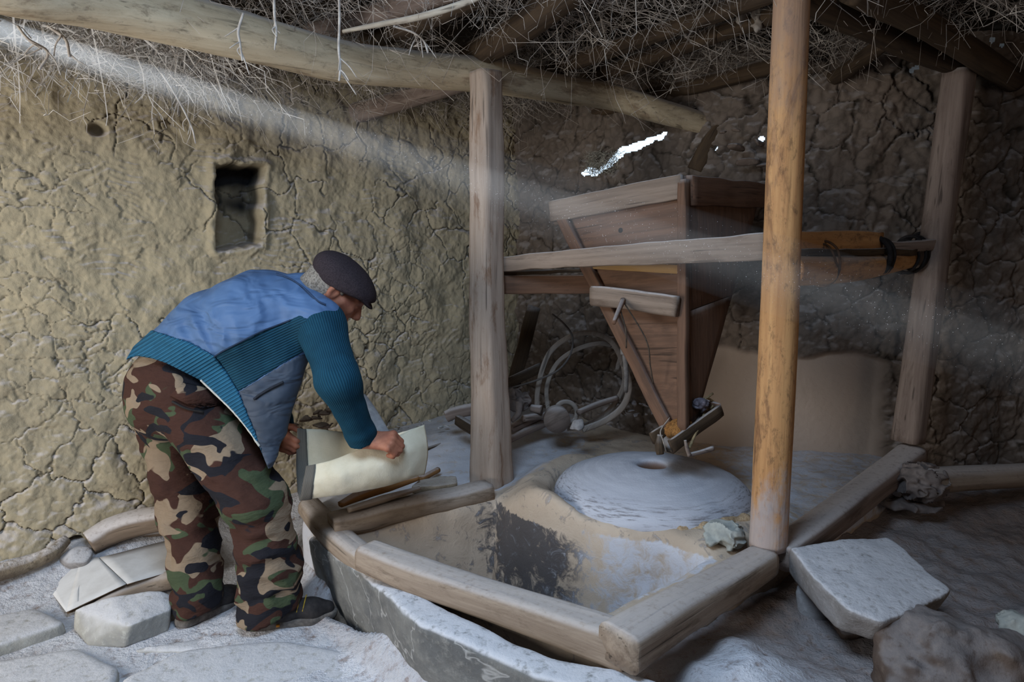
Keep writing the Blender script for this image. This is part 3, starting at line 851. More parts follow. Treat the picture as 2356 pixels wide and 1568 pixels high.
bm_pts = [(-260, -130, 1.60), (0, -52, 1.78), (204, -14, 1.95), (407, 42, 2.12), (611, 96, 2.30), (795, 143, 2.50), (968, 160, 2.68), (1118, 174, 2.84), (1300, 206, 3.05), (1400, 221, 3.2), (1500, 250, 3.24), (1640, 292, 3.40)]
bm_w = [170, 160, 150, 124, 102, 92, 78, 78, 62, 58, 54, 46]
path = [PD(x, y, d) for x, y, d in bm_pts]
V, Fc = loft(path, [w * 0.5 * d / FPX for w, (x, y, d) in zip(bm_w, bm_pts)], 150, 44, 2.1, rough=0.006, rfreq=7, seed=4, lump=0.006)
wood('ceiling_beam', (V, Fc), M_beam, label='long pale crooked log beam across the room over the squared post', cat='beam')
path = [PD(x, y, d) for x, y, d in ((1800, -32, 2.08), (1870, 0, 2.2), (2006, 62, 2.45), (2113, 112, 2.65), (2235, 160, 2.92))]
V, Fc = loft(path, [0.048, 0.05, 0.048, 0.047, 0.045], 60, 30, 2.2, rough=0.004, seed=5, lump=0.006)
wood('ceiling_beam', (V, Fc), M_darkw, label='dark brown cracked log beam from the round golden post to the far post', cat='beam')
path = [PD(x, y, d) for x, y, d in ((1960, -30, 2.15), (2120, 50, 2.4), (2230, 118, 2.65), (2330, 185, 2.95))]
V, Fc = loft(path, 0.05, 50, 26, 2.0, rough=0.004, seed=6, lump=0.006)
wood('ceiling_beam', (V, Fc), M_darkw, label='blackened log beam in the dark upper right corner of the roof', cat='beam')

rafters = [
    ((1080, 132), (1300, -20), 2.19, 0.052, 'thick brown rafter log above the squared post'),
    ((1232, 170), (1690, 14), 2.19, 0.034, 'upper of two parallel dark rafter poles right of the squared post'),
    ((1325, 190), (1740, 46), 2.19, 0.036, 'lower of two parallel dark rafter poles right of the squared post'),
    ((1440, 225), (1775, 150), 2.17, 0.040, 'dark curved rafter log reaching the round golden post'),
    ((1585, 248), (1790, 186), 2.16, 0.030, 'lowest thin rafter pole left of the round golden post'),
    ((665, 278), (1010, 196), 2.10, 0.050, 'thick dusty rafter log under the pale beam, left of the squared post'),
    ((1130, 312), (1420, 240), 2.12, 0.040, 'dark rafter log behind the squared post below the pale beam'),
    ((845, 92), (1060, 10), 2.20, 0.036, 'short brown rafter with a split end above the pale beam'),
    ((715, 76), (1010, -12), 2.22, 0.034, 'grey weathered rafter plank above the pale beam'),
    ((420, 190), (640, 120), 2.14, 0.036, 'short dim rafter stub in the brushwood over the niche'),
    ((1870, 190), (2010, 110), 2.17, 0.034, 'short rafter behind the dark cracked beam'),
    ((1405, 262), (1500, 236), 2.13, 0.022, 'thin rafter pole above the daylight gap'),
]
for k, (a, b, z, r, lab) in enumerate(rafters):
    A = PZ(a[0], a[1], z); B = PZ(b[0], b[1], z + 0.01)
    mid = (A + B) / 2 + np.array([0.01, 0.01, -0.015 + 0.02 * math.sin(k)])
    V, Fc = loft([A, mid, B + (B - A) * 0.15], [r * 1.05, r, r * 0.92], 40, 20, 2.2 + 0.6 * (k == 8), rough=0.004, seed=20 + k, lump=0.006)
    wood('rafter', (V, Fc), M_greyw if k in (8, 5) else M_darkw, label=lab, cat='rafter', group='roof rafters')
V, Fc = loft([PD(1600, 392, 3.35), PD(1632, 330, 3.32), PD(1680, 258, 3.3)], [0.038, 0.04, 0.036], 24, 18, 2.2, rough=0.005, seed=41, lump=0.006)
wood('forked_prop', (V, Fc), M_darkw, label='short leaning branch prop behind the hopper top, under the beam end', cat='prop')
V, Fc = loft([PZ(790, 72, 2.10), PZ(880, 55, 2.09), PZ(960, 40, 2.08), PZ(1060, 10, 2.09), PZ(1150, -30, 2.12)], [0.006, 0.009, 0.010, 0.010, 0.010], 40, 10, 2, rough=0.001, seed=42)
wood('pale_stick', (V, Fc), m_wood('pale_stick_wood', (190, 182, 168), (160, 150, 138), (130, 118, 104), dust=0.5), label='long thin pale stick lodged in the brushwood above the beam', cat='stick')

# brushwood packed on the rafters
rs = np.random.RandomState(7)
BEAM = catmull([PD(x, y, d) for x, y, d in bm_pts], 60)
def twig_batch(base, dirv, length, r0, nseg, bend, droop):
    """many thin three-sided twigs at once"""
    n = len(base); t = np.linspace(0, 1, nseg + 1)
    b1 = rs.normal(size=(n, 3)) * bend[:, None]; b2 = rs.normal(size=(n, 3)) * bend[:, None] * 0.5
    C = base[:, None, :] + dirv[:, None, :] * (length[:, None] * t)[..., None] + b1[:, None, :] * (length[:, None] * t ** 2)[..., None] + b2[:, None, :] * (length[:, None] * np.sin(t * 6.3))[..., None]
    C[..., 2] -= droop[:, None] * (length[:, None] * t ** 2)
    T = unit_rows(np.gradient(C, axis=1))
    A = unit_rows(np.cross(T, np.array([0.3, 0.5, 0.81]))); B = np.cross(T, A)
    R_ = r0[:, None] * (1 - 0.65 * t)
    V = []
    for k in range(3):
        a = k * 2.0944
        V.append(C + (A * math.cos(a) + B * math.sin(a)) * R_[..., None])
    V = np.stack(V, 2)                            # n, seg+1, 3, 3
    m = (nseg + 1) * 3
    f = []
    for s in range(nseg):
        for k in range(3):
            k2 = (k + 1) % 3
            f.append((s * 3 + k, s * 3 + k2, (s + 1) * 3 + k2, (s + 1) * 3 + k))
    f = np.array(f)
    Fq = (f[None] + (np.arange(n) * m)[:, None, None]).reshape(-1, 4)
    return V.reshape(-1, 3), Fq, C
def unit_rows(a): return a / (np.linalg.norm(a, axis=-1, keepdims=True) + 1e-12)
VV, FF, n0 = [], [], 0
SHX = unit(SH1 - SH0)
def add_twigs(*a):
    global n0
    V, Fq, C = twig_batch(*a)
    n_, k_ = len(C), V.shape[0] // max(len(C), 1)
    q = C - SH0; t = q @ SHX; off = np.linalg.norm(q - t[..., None] * SHX, axis=-1)          # the sun shaft comes in through a gap in the twigs
    ok = ~((off < 0.075 + 0.012 * np.maximum(t, 0)) & (t > -0.2)).any(1)
    ok &= ~((C[..., 0] > 1.55) & (C[..., 1] > 2.75)).any(1)
    V = V.reshape(n_, k_, 3)[ok]; Fq = Fq[:ok.sum() * (len(Fq) // max(n_, 1))]; V = V.reshape(-1, 3)
    VV.append(V); FF.append(Fq + n0); n0 += len(V); return C
def brush_zone(n, x0, x1, y0, y1, z0, z1, down, lmin, lmax, r=0.0019, kids=3):
    base = np.stack([rs.uniform(x0, x1, n), rs.uniform(y0, y1, n), rs.uniform(z0, z1, n)], -1)
    clump = fbm(base * np.array([4.0, 4.0, 4.0]), 2, 77)
    base = base[clump > -0.12]; n = len(base)
    lw = -((base[:, 0] - LW_A[0]) * -LW_N[0] + (base[:, 1] - LW_A[1]) * -LW_N[1])
    front = base[:, 1] < np.interp(base[:, 0], BEAM[:, 0], BEAM[:, 1]) + 0.10   # nothing hangs low before the beam
    base[:, 2] = np.where(front, np.maximum(base[:, 2], 2.27), base[:, 2])
    base = base[(lw > 0.03) & ~(front & (z1 < 2.23)) & (base[:, 1] < np.interp(base[:, 0], RW[:, 0], RW[:, 1]) - 0.04)]; n = len(base)
    yaw = rs.uniform(0, 2 * math.pi, n)
    d = unit_rows(np.stack([np.cos(yaw), np.sin(yaw), -np.abs(rs.normal(down, 0.35, n))], -1))
    L = rs.uniform(lmin, lmax, n)
    C = add_twigs(base, d, L, r * rs.uniform(0.6, 1.5, n), 5, rs.uniform(0.1, 0.4, n), rs.uniform(-0.2, 0.3, n))
    for k in range(kids):
        i = rs.randint(1, 6, n); b = C[np.arange(n), i]
        d2 = unit_rows(d + rs.normal(size=(n, 3)) * 0.8)
        add_twigs(b, d2, L * rs.uniform(0.2, 0.5, n), r * 0.6 * rs.uniform(0.6, 1.3, n), 3, rs.uniform(0.1, 0.5, n), rs.uniform(-0.1, 0.3, n))
brush_zone(5200, -2.4, 2.0, 2.0, 4.0, 2.24, 2.31, 0.08, 0.12, 0.34)          # the mat itself
brush_zone(1250, -2.2, 0.1, 2.2, 3.9, 2.10, 2.22, 0.40, 0.10, 0.28, 0.0019)        # hanging fringe by the left wall
brush_zone(1300, -0.5, 1.2, 2.1, 3.3, 2.14, 2.22, 0.40, 0.10, 0.24, 0.0018)
brush_zone(300, -0.2, 0.8, 2.2, 3.1, 2.14, 2.22, 0.8, 0.06, 0.16, 0.0026, 2)
M_brush = m_plain('dry_brushwood', (196, 186, 176), (140, 130, 122), 14, 0.9, 0.1)
build('roof_brushwood', np.vstack(VV), np.vstack(FF), M_brush, label='tangled dry brushwood and twigs packed under the whole roof', cat='brushwood', kind='stuff', smooth=False)
VV, FF, n0 = [], [], 0
brush_zone(620, -2.2, -1.0, 2.1, 2.95, 2.10, 2.2, 0.6, 0.12, 0.30, 0.0030)
build('whitened_twigs', np.vstack(VV), np.vstack(FF), m_plain('flour_white_twig', (226, 222, 218), (190, 184, 178), 20, 0.9, 0.1), label='flour-whitened twigs sticking out at the top of the left wall', cat='brushwood', kind='stuff', smooth=False)
# single roots hanging low in front of the beam
M_root = m_plain('dusty_root', (200, 192, 184), (160, 150, 142), 40, 0.9, 0.2)
roots = [
    ([(780, -20, 2.05), (781, 50, 2.05), (779, 110, 2.05), (783, 150, 2.05), (780, 186, 2.05)], 0.0042, 'longest pale root hanging straight down in front of the beam'),
    ([(630, -20, 2.0), (632, 40, 2.0), (636, 70, 2.0), (634, 100, 2.0)], 0.0045, 'knobbly pale root hanging over the beam above the man'),
    ([(560, 30, 2.05), (548, 70, 2.05), (552, 100, 2.05), (558, 140, 2.05)], 0.0042, 'forked pale root hanging across the beam, nearest the niche'),
    ([(905, 60, 2.2), (950, 75, 2.2), (975, 95, 2.2), (985, 122, 2.2)], 0.0040, 'branching pale root hanging over the beam beside the squared post'),
    ([(372, 168, 2.3), (410, 230, 2.32), (440, 290, 2.35), (450, 330, 2.37)], 0.0030, 'thin branching root hanging down the left wall near the peg hole'),
    ([(40, 60, 2.05), (65, 90, 2.06), (110, 120, 2.1), (90, 160, 2.1)], 0.0046, 'pale crooked root hanging over the left wall top, near the beam'),
    ([(110, 60, 2.1), (150, 90, 2.1), (160, 130, 2.1)], 0.0048, 'thick pale root stub hanging at the upper left'),
]
for k, (pp, r, lab) in enumerate(roots):
    P_ = [PD(*p) for p in pp]
    parts = [loft(P_, [r, r * 0.9, r * 0.75], 26, 8, 2, rough=0.001, rfreq=30, seed=50 + k, lump=0.001)]
    rr2 = random.Random(k)
    C_ = catmull(P_, 12)
    for j in range(4):
        i = rr2.randint(3, 10); b = C_[i]
        e = b + np.array([rr2.uniform(-0.05, 0.05), rr2.uniform(-0.03, 0.03), -rr2.uniform(0.02, 0.07)])
        parts.append(loft([b, (b + e) / 2 + np.array([rr2.uniform(-0.012, 0.012), 0, 0.004]), e], [r * 0.6, r * 0.35], 10, 6, 2))
    V, Fc = join(parts)
    build('hanging_root', V, Fc, M_root, label=lab, cat='root', group='roots hanging from the roof')

for k, (x, y, lab) in enumerate(((1702, 28, 'pale torn scrap caught in the brushwood left of the golden post'), (1742, 46, 'grey ragged scrap hanging from the brushwood touching the golden post'))):
    crumpled('torn_scrap', PD(x, y, 2.42), (0.020, 0.012, 0.040), None, m_plain('torn_scrap_cloth', (168, 158, 148), (132, 122, 114), 40, 0.95, 0.4), lab, 'scrap', 600 + k, h=0.004, amp=0.9, freq=34)

# ------------------------------------------------------------------ rims of the pit
V, Fc = loft([(-0.475, 2.125, 0.392), (-0.30, 1.985, 0.395), (-0.02, 1.805, 0.395), (0.19, 1.665, 0.398), (0.30, 1.585, 0.40)], [0.050, 0.052, 0.050, 0.053, 0.055], 70, 28, 5.0, rough=0.004, rfreq=6, seed=60, lump=0.006, aspect=0.86)
wood('pit_timber', (V, Fc), M_tanw, label='straight flour-dusted timber along the front of the pit, behind the slate slab', cat='timber')
pth = [PZ(712, 1162, 0.335), PZ(745, 1204, 0.33), PZ(800, 1258, 0.335), PZ(850, 1294, 0.345), PZ(900, 1318, 0.35)]
V, Fc = loft(pth, [0.045, 0.052, 0.050, 0.046, 0.040], 46, 24, 2.8, rough=0.004, seed=61, lump=0.006, aspect=0.8)
wood('pit_timber', (V, Fc), M_tanw, label='short bent brown timber at the pit corner nearest the man', cat='timber')
V, Fc = bar((-0.665, 2.395, 0.380), (-0.095, 2.705, 0.398), 0.11, 0.068, n=26, rough=0.004, seed=62, bev=0.2)
wood('pit_timber', (V, Fc), M_tanw, label='flat chipped timber between the man and the squared post', cat='timber')
t2a = PZ(1424, 1452, 0.475) - np.array([0, 0, 0.045]); t2b = PZ(1745, 1266, 0.475) - np.array([0, 0, 0.045])
V, Fc = loft([t2a, (t2a * 2 + t2b) / 3 + np.array([0, 0, .004]), (t2a + 2 * t2b) / 3, t2b + (t2b - t2a) * 0.06], [0.062, 0.058, 0.055, 0.05], 50, 28, 5.0, rough=0.003, seed=63, lump=0.006, aspect=0.82)
wood('pit_timber', (V, Fc), M_tanw, label='thick timber with a knotty sawn end along the right of the pit', cat='timber')
t3 = [PZ(1790, 1248, 0.475) - np.array([0, 0, 0.045]), PZ(1900, 1172, 0.49) - np.array([0, 0, 0.045]), PZ(2010, 1092, 0.50) - np.array([0, 0, 0.045]), PZ(2100, 1026, 0.54) - np.array([0, 0, 0.045])]
V, Fc = loft(t3, [0.05, 0.052, 0.055, 0.06], 50, 28, 4.5, rough=0.003, seed=64, lump=0.006, aspect=0.85)
wood('pit_timber', (V, Fc), M_greyw, label='dusty timber running back from the round golden post to the far post', cat='timber')

# slate slab standing on edge in front of the pit
cf = Field((-0.92, 1.10, -0.06), (0.75, 2.66, 0.46), 0.011)
sl, P = cf.region(cf.lo, cf.lo + cf.h * cf.n); P = P[:cf.n[0], :cf.n[1], :cf.n[2]]
x2, y2 = P[:, :, 0, 0], P[:, :, 0, 1]
line = [CURB[0] + np.array([-0.05, 0.06])] + CURB[:5] + [np.array([0.55, 1.30])]
zz = P[..., 2]
x2 = P[..., 0] - 0.6 * 0.16 * (0.36 - zz); y2 = P[..., 1] - 0.8 * 0.16 * (0.36 - zz)      # the slab overhangs a little
dl = np.full(x2.shape, 1e9); along = np.zeros(x2.shape); acc_ = 0.0
for a, b in zip(line[:-1], line[1:]):
    e = b - a; L_ = np.linalg.norm(e)
    t = np.clip(((x2 - a[0]) * e[0] + (y2 - a[1]) * e[1]) / (L_ * L_), 0, 1)
    d = np.hypot(x2 - a[0] - e[0] * t, y2 - a[1] - e[1] * t)
    along = np.where(d < dl, acc_ + t * L_, along); dl = np.minimum(dl, d); acc_ += L_
topz = np.interp(along, [0, 0.08, 0.5, 0.85], [0.27, 0.30, 0.335, 0.362]) + 0.012 * fbm(np.stack([along * 7, along * 0, along * 0], -1), 3, 120)
a_ = dl - (0.034 + 0.02 * sstep(0.5, 0.9, along)) + 0.012 * fbm(P * 5, 3, 121) + 0.004 * fbm(P * 22, 2, 122)
b_ = zz - topz
hh = np.maximum(0.02 - np.abs(a_ - b_), 0) / 0.02
cf.F[:] = np.maximum(a_, b_) + hh * hh * 0.005
V, Q = cf.mesh()
build('slate_slab', V, Q, M_dark_stone, label='long dark grey slate slab on edge, white flour along its top', cat='stone slab')

# ------------------------------------------------------------------ millstone
mc = np.array([MILL_C[0], MILL_C[1], 0.0])
prof = [(0.046, 0.42), (0.047, 0.47), (0.050, 0.515), (0.058, 0.535), (0.075, 0.543), (0.11, 0.543), (0.17, 0.535), (0.24, 0.519), (0.30, 0.499), (0.345, 0.478), (0.370, 0.458), (0.382, 0.440), (0.386, 0.425), (0.384, 0.405), (0.376, 0.385), (0.30, 0.38)]
pr = catmull([(r, 0, z) for r, z in prof], 70); nth = 140
th = np.linspace(0, 2 * math.pi, nth, endpoint=False)
RR = pr[:, 0][:, None]; ZZ = pr[:, 2][:, None]
V = np.stack([mc[0] + RR * np.cos(th), mc[1] + RR * np.sin(th), np.broadcast_to(ZZ, (70, nth))], -1)
q = np.stack([np.broadcast_to(RR * 16, V.shape[:2]), np.broadcast_to(th * 1.2, V.shape[:2]) % 7.0, np.broadcast_to(ZZ * 16, V.shape[:2])], -1)
V = V + 0.003 * fbm(V * 14, 3, 130)[..., None] * np.array([0.3, 0.3, 1])
I = np.arange(70 * nth).reshape(70, nth); I2 = np.roll(I, -1, 1)
Q = np.stack([I[:-1], I[1:], I2[1:], I2[:-1]], -1).reshape(-1, 4)
gc = np.stack([np.broadcast_to(RR, V.shape[:2]), 0.10 * np.cos(th)[None, :] + 0 * RR, 0.10 * np.sin(th)[None, :] + 0 * RR + ZZ * 0.6], -1).reshape(-1, 3)
def m_millstone():
    t = NT('flour_covered_millstone')
    ga = t.n('ShaderNodeAttribute'); ga.attribute_name = 'ring'; co = ga.outputs['Vector']
    n1 = t.noise((30, 12, 12), 5, 0.7, 0.2, co); n2 = t.noise((110, 30, 90), 4, 0.7, 0.1, co); n3 = t.noise(140, 3, 0.6)
    col = t.mix(t.rng(n1, 0.3, 0.7), lin((198, 200, 210)), lin((182, 184, 195)))
    edge = t.n('ShaderNodeSeparateXYZ'); t.l(co, edge.inputs[0])
    rim = t.rng(edge.outputs['X'], 0.27, 0.375)
    col = t.mix(t.math('MULTIPLY', t.math('MULTIPLY', rim, t.rng(n2, 0.48, 0.66)), 0.75), col, lin((104, 98, 100)))
    hole = t.rng(edge.outputs['X'], 0.062, 0.047)
    col = t.mix(hole, col, lin((120, 86, 62)))
    return t.done(col, 0.9, t.bump(n3, 0.4, 0.003), 0.1)
build('millstone', V.reshape(-1, 3), Q, m_millstone(), label='large round domed millstone covered in pale flour, grain hole on top', cat='millstone', attrs={'ring': gc})

# coarse meal spilled along the rim of the stone
ff = Field((0.25, 1.98, 0.34), (0.86, 2.36, 0.52), 0.006)
sp = [PZ(x, y, 0.425) for x, y in ((1512, 1212), (1560, 1216), (1610, 1214), (1660, 1206), (1712, 1196))]
for a, b in zip(sp[:-1], sp[1:]): ff.cone(a, b, 0.026, 0.028, 0.03, flat=(0, 0, 1), flat_s=1.2)
for p in ((1540, 1232), (1590, 1240), (1630, 1235)): ff.cone(PZ(p[0], p[1], 0.41), PZ(p[0] + 15, p[1] - 8, 0.415), 0.02, 0.02, 0.03, flat=(0, 0, 1), flat_s=1.4)
sl, P = ff.region(ff.lo, ff.lo + ff.h * ff.n); P = P[:ff.n[0], :ff.n[1], :ff.n[2]]
ff.F[:] = ff.F + 0.008 * fbm(P * 45, 3, 140)
V, Q = ff.mesh()
build('coarse_meal', V, Q, m_plain('coarse_meal', (196, 172, 142), (164, 138, 108), 150, 0.95, 0.6, 0.004), label='heap of coarse tan meal spilled at the rim of the millstone', cat='meal', kind='stuff')
M_rag = m_plain('pale_rag', (176, 178, 172), (146, 150, 148), 30, 0.9, 0.4)
M_ragd = m_plain('dirty_rag', (132, 122, 118), (100, 92, 90), 22, 0.95, 0.5)
crumpled('rag', PZ(1666, 1230, 0.455), (0.062, 0.055, 0.034), None, M_rag, 'crumpled pale grey rag at the foot of the golden post', 'rag', 150, h=0.004, amp=0.75, freq=24)

# ------------------------------------------------------------------ grain hopper and its supports
c0 = PD(1578, 404, 2.48); ctl = PD(1282, 468, 2.92); ctr = PD(1757, 424, 3.0)
b0 = PD(1577, 992, 2.50); bl = PD(1546, 990, 2.56); br = PD(1604, 962, 2.58)
cb = ctl + ctr - c0; bb = bl + br - b0
hop = thing('grain_hopper', (b0[0], b0[1] + 0.1, 0.66), 'tall wooden funnel-shaped grain hopper hanging over the millstone', 'hopper')
def L3(a, b, t): return np.asarray(a) * (1 - t) + np.asarray(b) * t
nf = unit(np.cross(ctl - b0, c0 - b0)); nf = nf if nf[1] < 0 else -nf            # outward normal of the left face
nr = unit(np.cross(c0 - b0, ctr - b0)); nr = nr if nr[0] > 0 else -nr
tF = 0.53
wood('front_board', panel([bl, b0, c0, ctl], 0.014, 12, 16, 0.002, 160), M_brownw, hop, dir=ctl - c0)
m_lo = (L3(c0, b0, tF), L3(ctr, br, tF * 0.96))
wood('side_board', panel([m_lo[0], m_lo[1], ctr, c0], 0.014, 10, 10, 0.002, 161), M_brownw, hop, dir=(0, 0, 1))
g_ = np.array([0, 0, -0.004])
wood('side_board', panel([b0, br, m_lo[1] + g_, m_lo[0] + g_], 0.014, 6, 10, 0.002, 162), M_brownw, hop, dir=(0, 0, 1))
wood('back_board', panel([br, bb, cb, ctr], 0.014, 6, 6, 0.001, 163), M_brownw, hop, dir=(0, 0, 1))
wood('back_board', panel([bb, bl, ctl, cb], 0.014, 6, 6, 0.001, 164), M_brownw, hop, dir=(0, 0, 1))
o_ = nf * 0.018
wood('rim_board', bar(ctl + o_ + np.array([-0.01, 0, -0.035]), c0 + o_ + np.array([0.0, 0, -0.04]), 0.032, 0.088, n=22, rough=0.003, seed=165), M_rim, hop)
wood('rim_board', bar(c0 + nr * 0.016 + np.array([0, 0, -0.055]), ctr + nr * 0.016 + np.array([0, 0, -0.05]), 0.03, 0.105, n=18, rough=0.004, seed=166), M_brownw, hop)
wood('rim_board', bar(ctr + np.array([0, 0, -0.045]), cb + np.array([0, 0, -0.045]), 0.03, 0.09, n=10, rough=0.003, seed=167), M_rim, hop)
wood('rim_board', bar(cb + np.array([0, 0, -0.045]), ctl + np.array([0, 0, -0.045]), 0.03, 0.09, n=10, rough=0.003, seed=168), M_rim, hop)
wood('corner_stile', bar(L3(c0, b0, 0.02) + o_ * 0.8, L3(c0, b0, 0.995) + o_ * 0.8, 0.036, 0.036, up=nf, n=30, rough=0.0015, seed=169), M_brownw, hop)
lft = unit(np.cross(nf, bl - ctl))
wood('corner_stile', bar(L3(ctl, bl, 0.04) + o_ * 0.9, L3(ctl, bl, 0.985) + o_ * 0.9, 0.048, 0.030, up=nf, n=30, rough=0.002, seed=170), M_brownw, hop)
wood('ledger_strip', bar(L3(ctl, bl, 0.295) + o_ * 0.6, L3(c0, b0, 0.365) + o_ * 0.6, 0.016, 0.034, n=12, rough=0.0015, seed=171), m_wood('clean_batten_wood', (168, 134, 88), (146, 112, 74), (120, 90, 62), dust=0.4), hop)
ba = L3(ctl, bl, 0.44) + nf * 0.055 - unit(c0 - ctl) * 0.015; bb_ = L3(c0, b0, 0.512) + nf * 0.055
wood('batten', bar(ba, bb_, 0.034, 0.078, n=18, rough=0.003, seed=172, bev=0.25, bend=(0, 0, 0.006)), M_rim, hop, label='thick pale batten with flour along its top')
# peg in the batten with the two cords of the feeding shoe
p_b = L3(ba, bb_, 0.42) + nf * 0.02; p_e = PD(1412, 742, 2.42)
wood('peg', loft([p_b, p_e], [0.011, 0.008], 10, 12, 2), M_brownw, hop)
M_cord = m_plain('dark_cord', (84, 72, 62), (60, 52, 46), 60, 0.95, 0.3)
build('cord', *loft([L3(p_b, p_e, 0.35), PD(1440, 760, 2.44), PD(1441, 800, 2.46)], 0.0028, 14, 6, 2), M_cord, parent=hop)
build('cord', *loft([L3(p_b, p_e, 0.02), PD(1486, 780, 2.47), PD(1496, 840, 2.50), PD(1503, 882, 2.53)], 0.0028, 20, 6, 2), M_cord, parent=hop)

V, Fc = bar(PD(1150, 608, 2.86), PD(1768, 566, 2.19), 0.030, 0.060, n=40, rough=0.004, seed=180, bend=(0, 0, 0.004), taper=1.4)
wood('cross_rail', (V, Fc), M_rim, label='long pale rail across the hopper front, from squared post to golden post', cat='rail')
V, Fc = bar(PD(1150, 654, 2.90), PD(1378, 653, 2.84), 0.035, 0.078, n=16, rough=0.002, seed=181)
wood('cross_rail', (V, Fc), M_brownw, label='short lower plank between the squared post and the hopper', cat='rail')
V, Fc = bar(PD(1152, 627, 2.93), PD(1372, 621, 2.90), 0.10, 0.014, n=16, rough=0.004, seed=182)
wood('cross_rail', (V, Fc), M_darkw, label='thin splintered board resting on the short lower plank', cat='board')
V, Fc = loft([PD(1815, 622, 2.26), PD(1900, 622, 2.38), PD(2000, 614, 2.6), PD(2092, 596, 2.86)], [0.050, 0.050, 0.045, 0.038], 40, 24, 2.2, rough=0.002, seed=183, lump=0.004)
wood('cross_log', (V, Fc), M_warm, label='yellow-brown log tied between the golden post and the far post', cat='log')
V, Fc = bar(PD(1818, 556, 2.26), PD(2022, 553, 2.64), 0.032, 0.072, n=18, rough=0.004, seed=184, taper=0.95)
wood('cross_rail', (V, Fc), M_warm, label='rough-ended board above the tied log, right of the golden post', cat='board')
V, Fc = bar(PD(1822, 582, 2.30), PD(2090, 578, 2.80), 0.07, 0.026, n=18, rough=0.005, seed=185)
wood('cross_rail', (V, Fc), M_darkw, label='thin dark splintered lath between the board and the tied log', cat='board')
V, Fc = bar(PD(2010, 570, 2.66), PD(2170, 560, 2.93), 0.05, 0.045, n=14, rough=0.005, seed=186)
wood('cross_rail', (V, Fc), M_greyw, label='grey split rail end tied to the far post', cat='rail')
M_bind = m_plain('black_binding', (46, 42, 42), (30, 28, 28), 40, 0.9, 0.3)
M_wire = m_plain('brown_binding', (96, 72, 54), (72, 54, 42), 40, 0.9, 0.3)
def ring_pts(c, axis, r, n=14, squash=1.0, phase=0.0, rnd=None):
    e = unit(axis); p = unit(np.cross(e, (0, 0, 1))); q = np.cross(e, p)
    return [np.asarray(c) + p * r * math.cos(t + phase) + q * r * squash * math.sin(t + phase) + (e * rnd.uniform(-.008, .008) if rnd else 0) for t in np.linspace(0, 2 * math.pi, n)]
lg = PD(2092, 596, 2.86) - PD(1900, 622, 2.38)
def binding(name, spots, m, label, rr=0.052, tr=0.0045, seed=0):
    rnd = random.Random(seed); parts = []
    for (x, y, d) in spots:
        parts.append(loft(ring_pts(PD(x, y, d), lg, rr * rnd.uniform(0.95, 1.15), 14, 1.25, rnd.uniform(0, 3), rnd), tr * rnd.uniform(0.8, 1.4), 40, 7, 2, ends=False))
    V, Fc = join(parts)
    build(name, V, Fc, m, label=label, cat='binding')
binding('wire_binding', [(1888, 606, 2.37), (1893, 606, 2.38)], M_wire, 'brown wire binding around the log beside the golden post', 0.055, 0.004, 1)
binding('rag_binding', [(2010, 590, 2.64), (2016, 592, 2.65), (2022, 590, 2.66)], M_bind, 'black rag strip knotted around the middle of the tied log', 0.052, 0.007, 2)
binding('rope_binding', [(2080, 590, 2.84), (2092, 586, 2.87), (2104, 582, 2.90), (2118, 578, 2.92), (2130, 574, 2.94)], M_bind, 'tangle of dark rope lashing the log end to the far post', 0.055, 0.005, 3)

crumpled('knot_rag', PD(1612, 930, 2.53), (0.026, 0.018, 0.020), None, m_plain('grey_knot_rag', (118, 112, 122), (70, 64, 72), 60, 0.95, 0.5), 'small dark grey rag knot tied at the hopper spout', 'rag', 189, h=0.003, amp=0.7, freq=50)
V, Fc = loft([PD(1829, 760, 2.27), PD(1825, 900, 2.26), PD(1817, 1010, 2.26), PD(1812, 1070, 2.27)], 0.0016, 24, 5, 2)
build('hanging_string', V, Fc, m_plain('grey_string', (150, 144, 140), (120, 114, 110), 40, 0.9), label='thin grey string hanging down along the right of the golden post', cat='string')
kp = L3(L3(c0, b0, 0.17), L3(ctl, bl, 0.17), 0.55) + nf * 0.0025
build('knot_hole_disc', *loft([kp, kp + nf * 0.001], 0.010, 3, 12, 2), m_plain('hole_shade', (30, 24, 20), (20, 16, 14), 30), parent=hop)  # flat dark disc painting the shade inside a small hole
# feeding shoe with grain
shoe = thing('feeding_shoe', PD(1575, 1020, 2.52), 'small wooden feeding shoe full of grain under the hopper spout', 'trough')
sa = PD(1640, 945, 2.60); sb = PD(1527, 1032, 2.50); sx = unit(np.cross(sb - sa, (0, 0, 1))) * 0.05
su = unit(np.cross(sx, sb - sa)); su = su if su[2] > 0 else -su
wood('trough_base', bar(sa, sb, 0.10, 0.012, up=su, n=12, rough=0.003, seed=190), M_darkw, shoe)
for s_ in (-1, 1):
    wood('trough_side', bar(sa + sx * s_ + su * 0.018, sb + sx * s_ + su * 0.026, 0.012, 0.048, up=su, n=12, rough=0.004, seed=191 + s_), M_darkw, shoe)
wood('trough_back', bar(sa + sx + su * 0.02, sa - sx + su * 0.02, 0.012, 0.05, up=su, n=6, rough=0.001, seed=194), M_brownw, shoe)
gf = Field(sb - 0.12, sa + 0.12, 0.005)
gf2 = L3(sa, sb, 0.66) + su * 0.036
gf = Field(gf2 - 0.1, gf2 + 0.1, 0.0045)
gf.ell(gf2, [unit(sb - sa), unit(sx), su], (0.055, 0.046, 0.028), 0.01)
sl, P = gf.region(gf.lo, gf.lo + gf.h * gf.n); P = P[:gf.n[0], :gf.n[1], :gf.n[2]]
gf.F[:] = gf.F + 0.006 * fbm(P * 110, 2, 195)
V, Q = gf.mesh()
build('grain', V, Q, m_plain('wheat_grain', (170, 120, 66), (120, 80, 44), 220, 0.9, 0.8, 0.004), parent=shoe, kind='stuff')
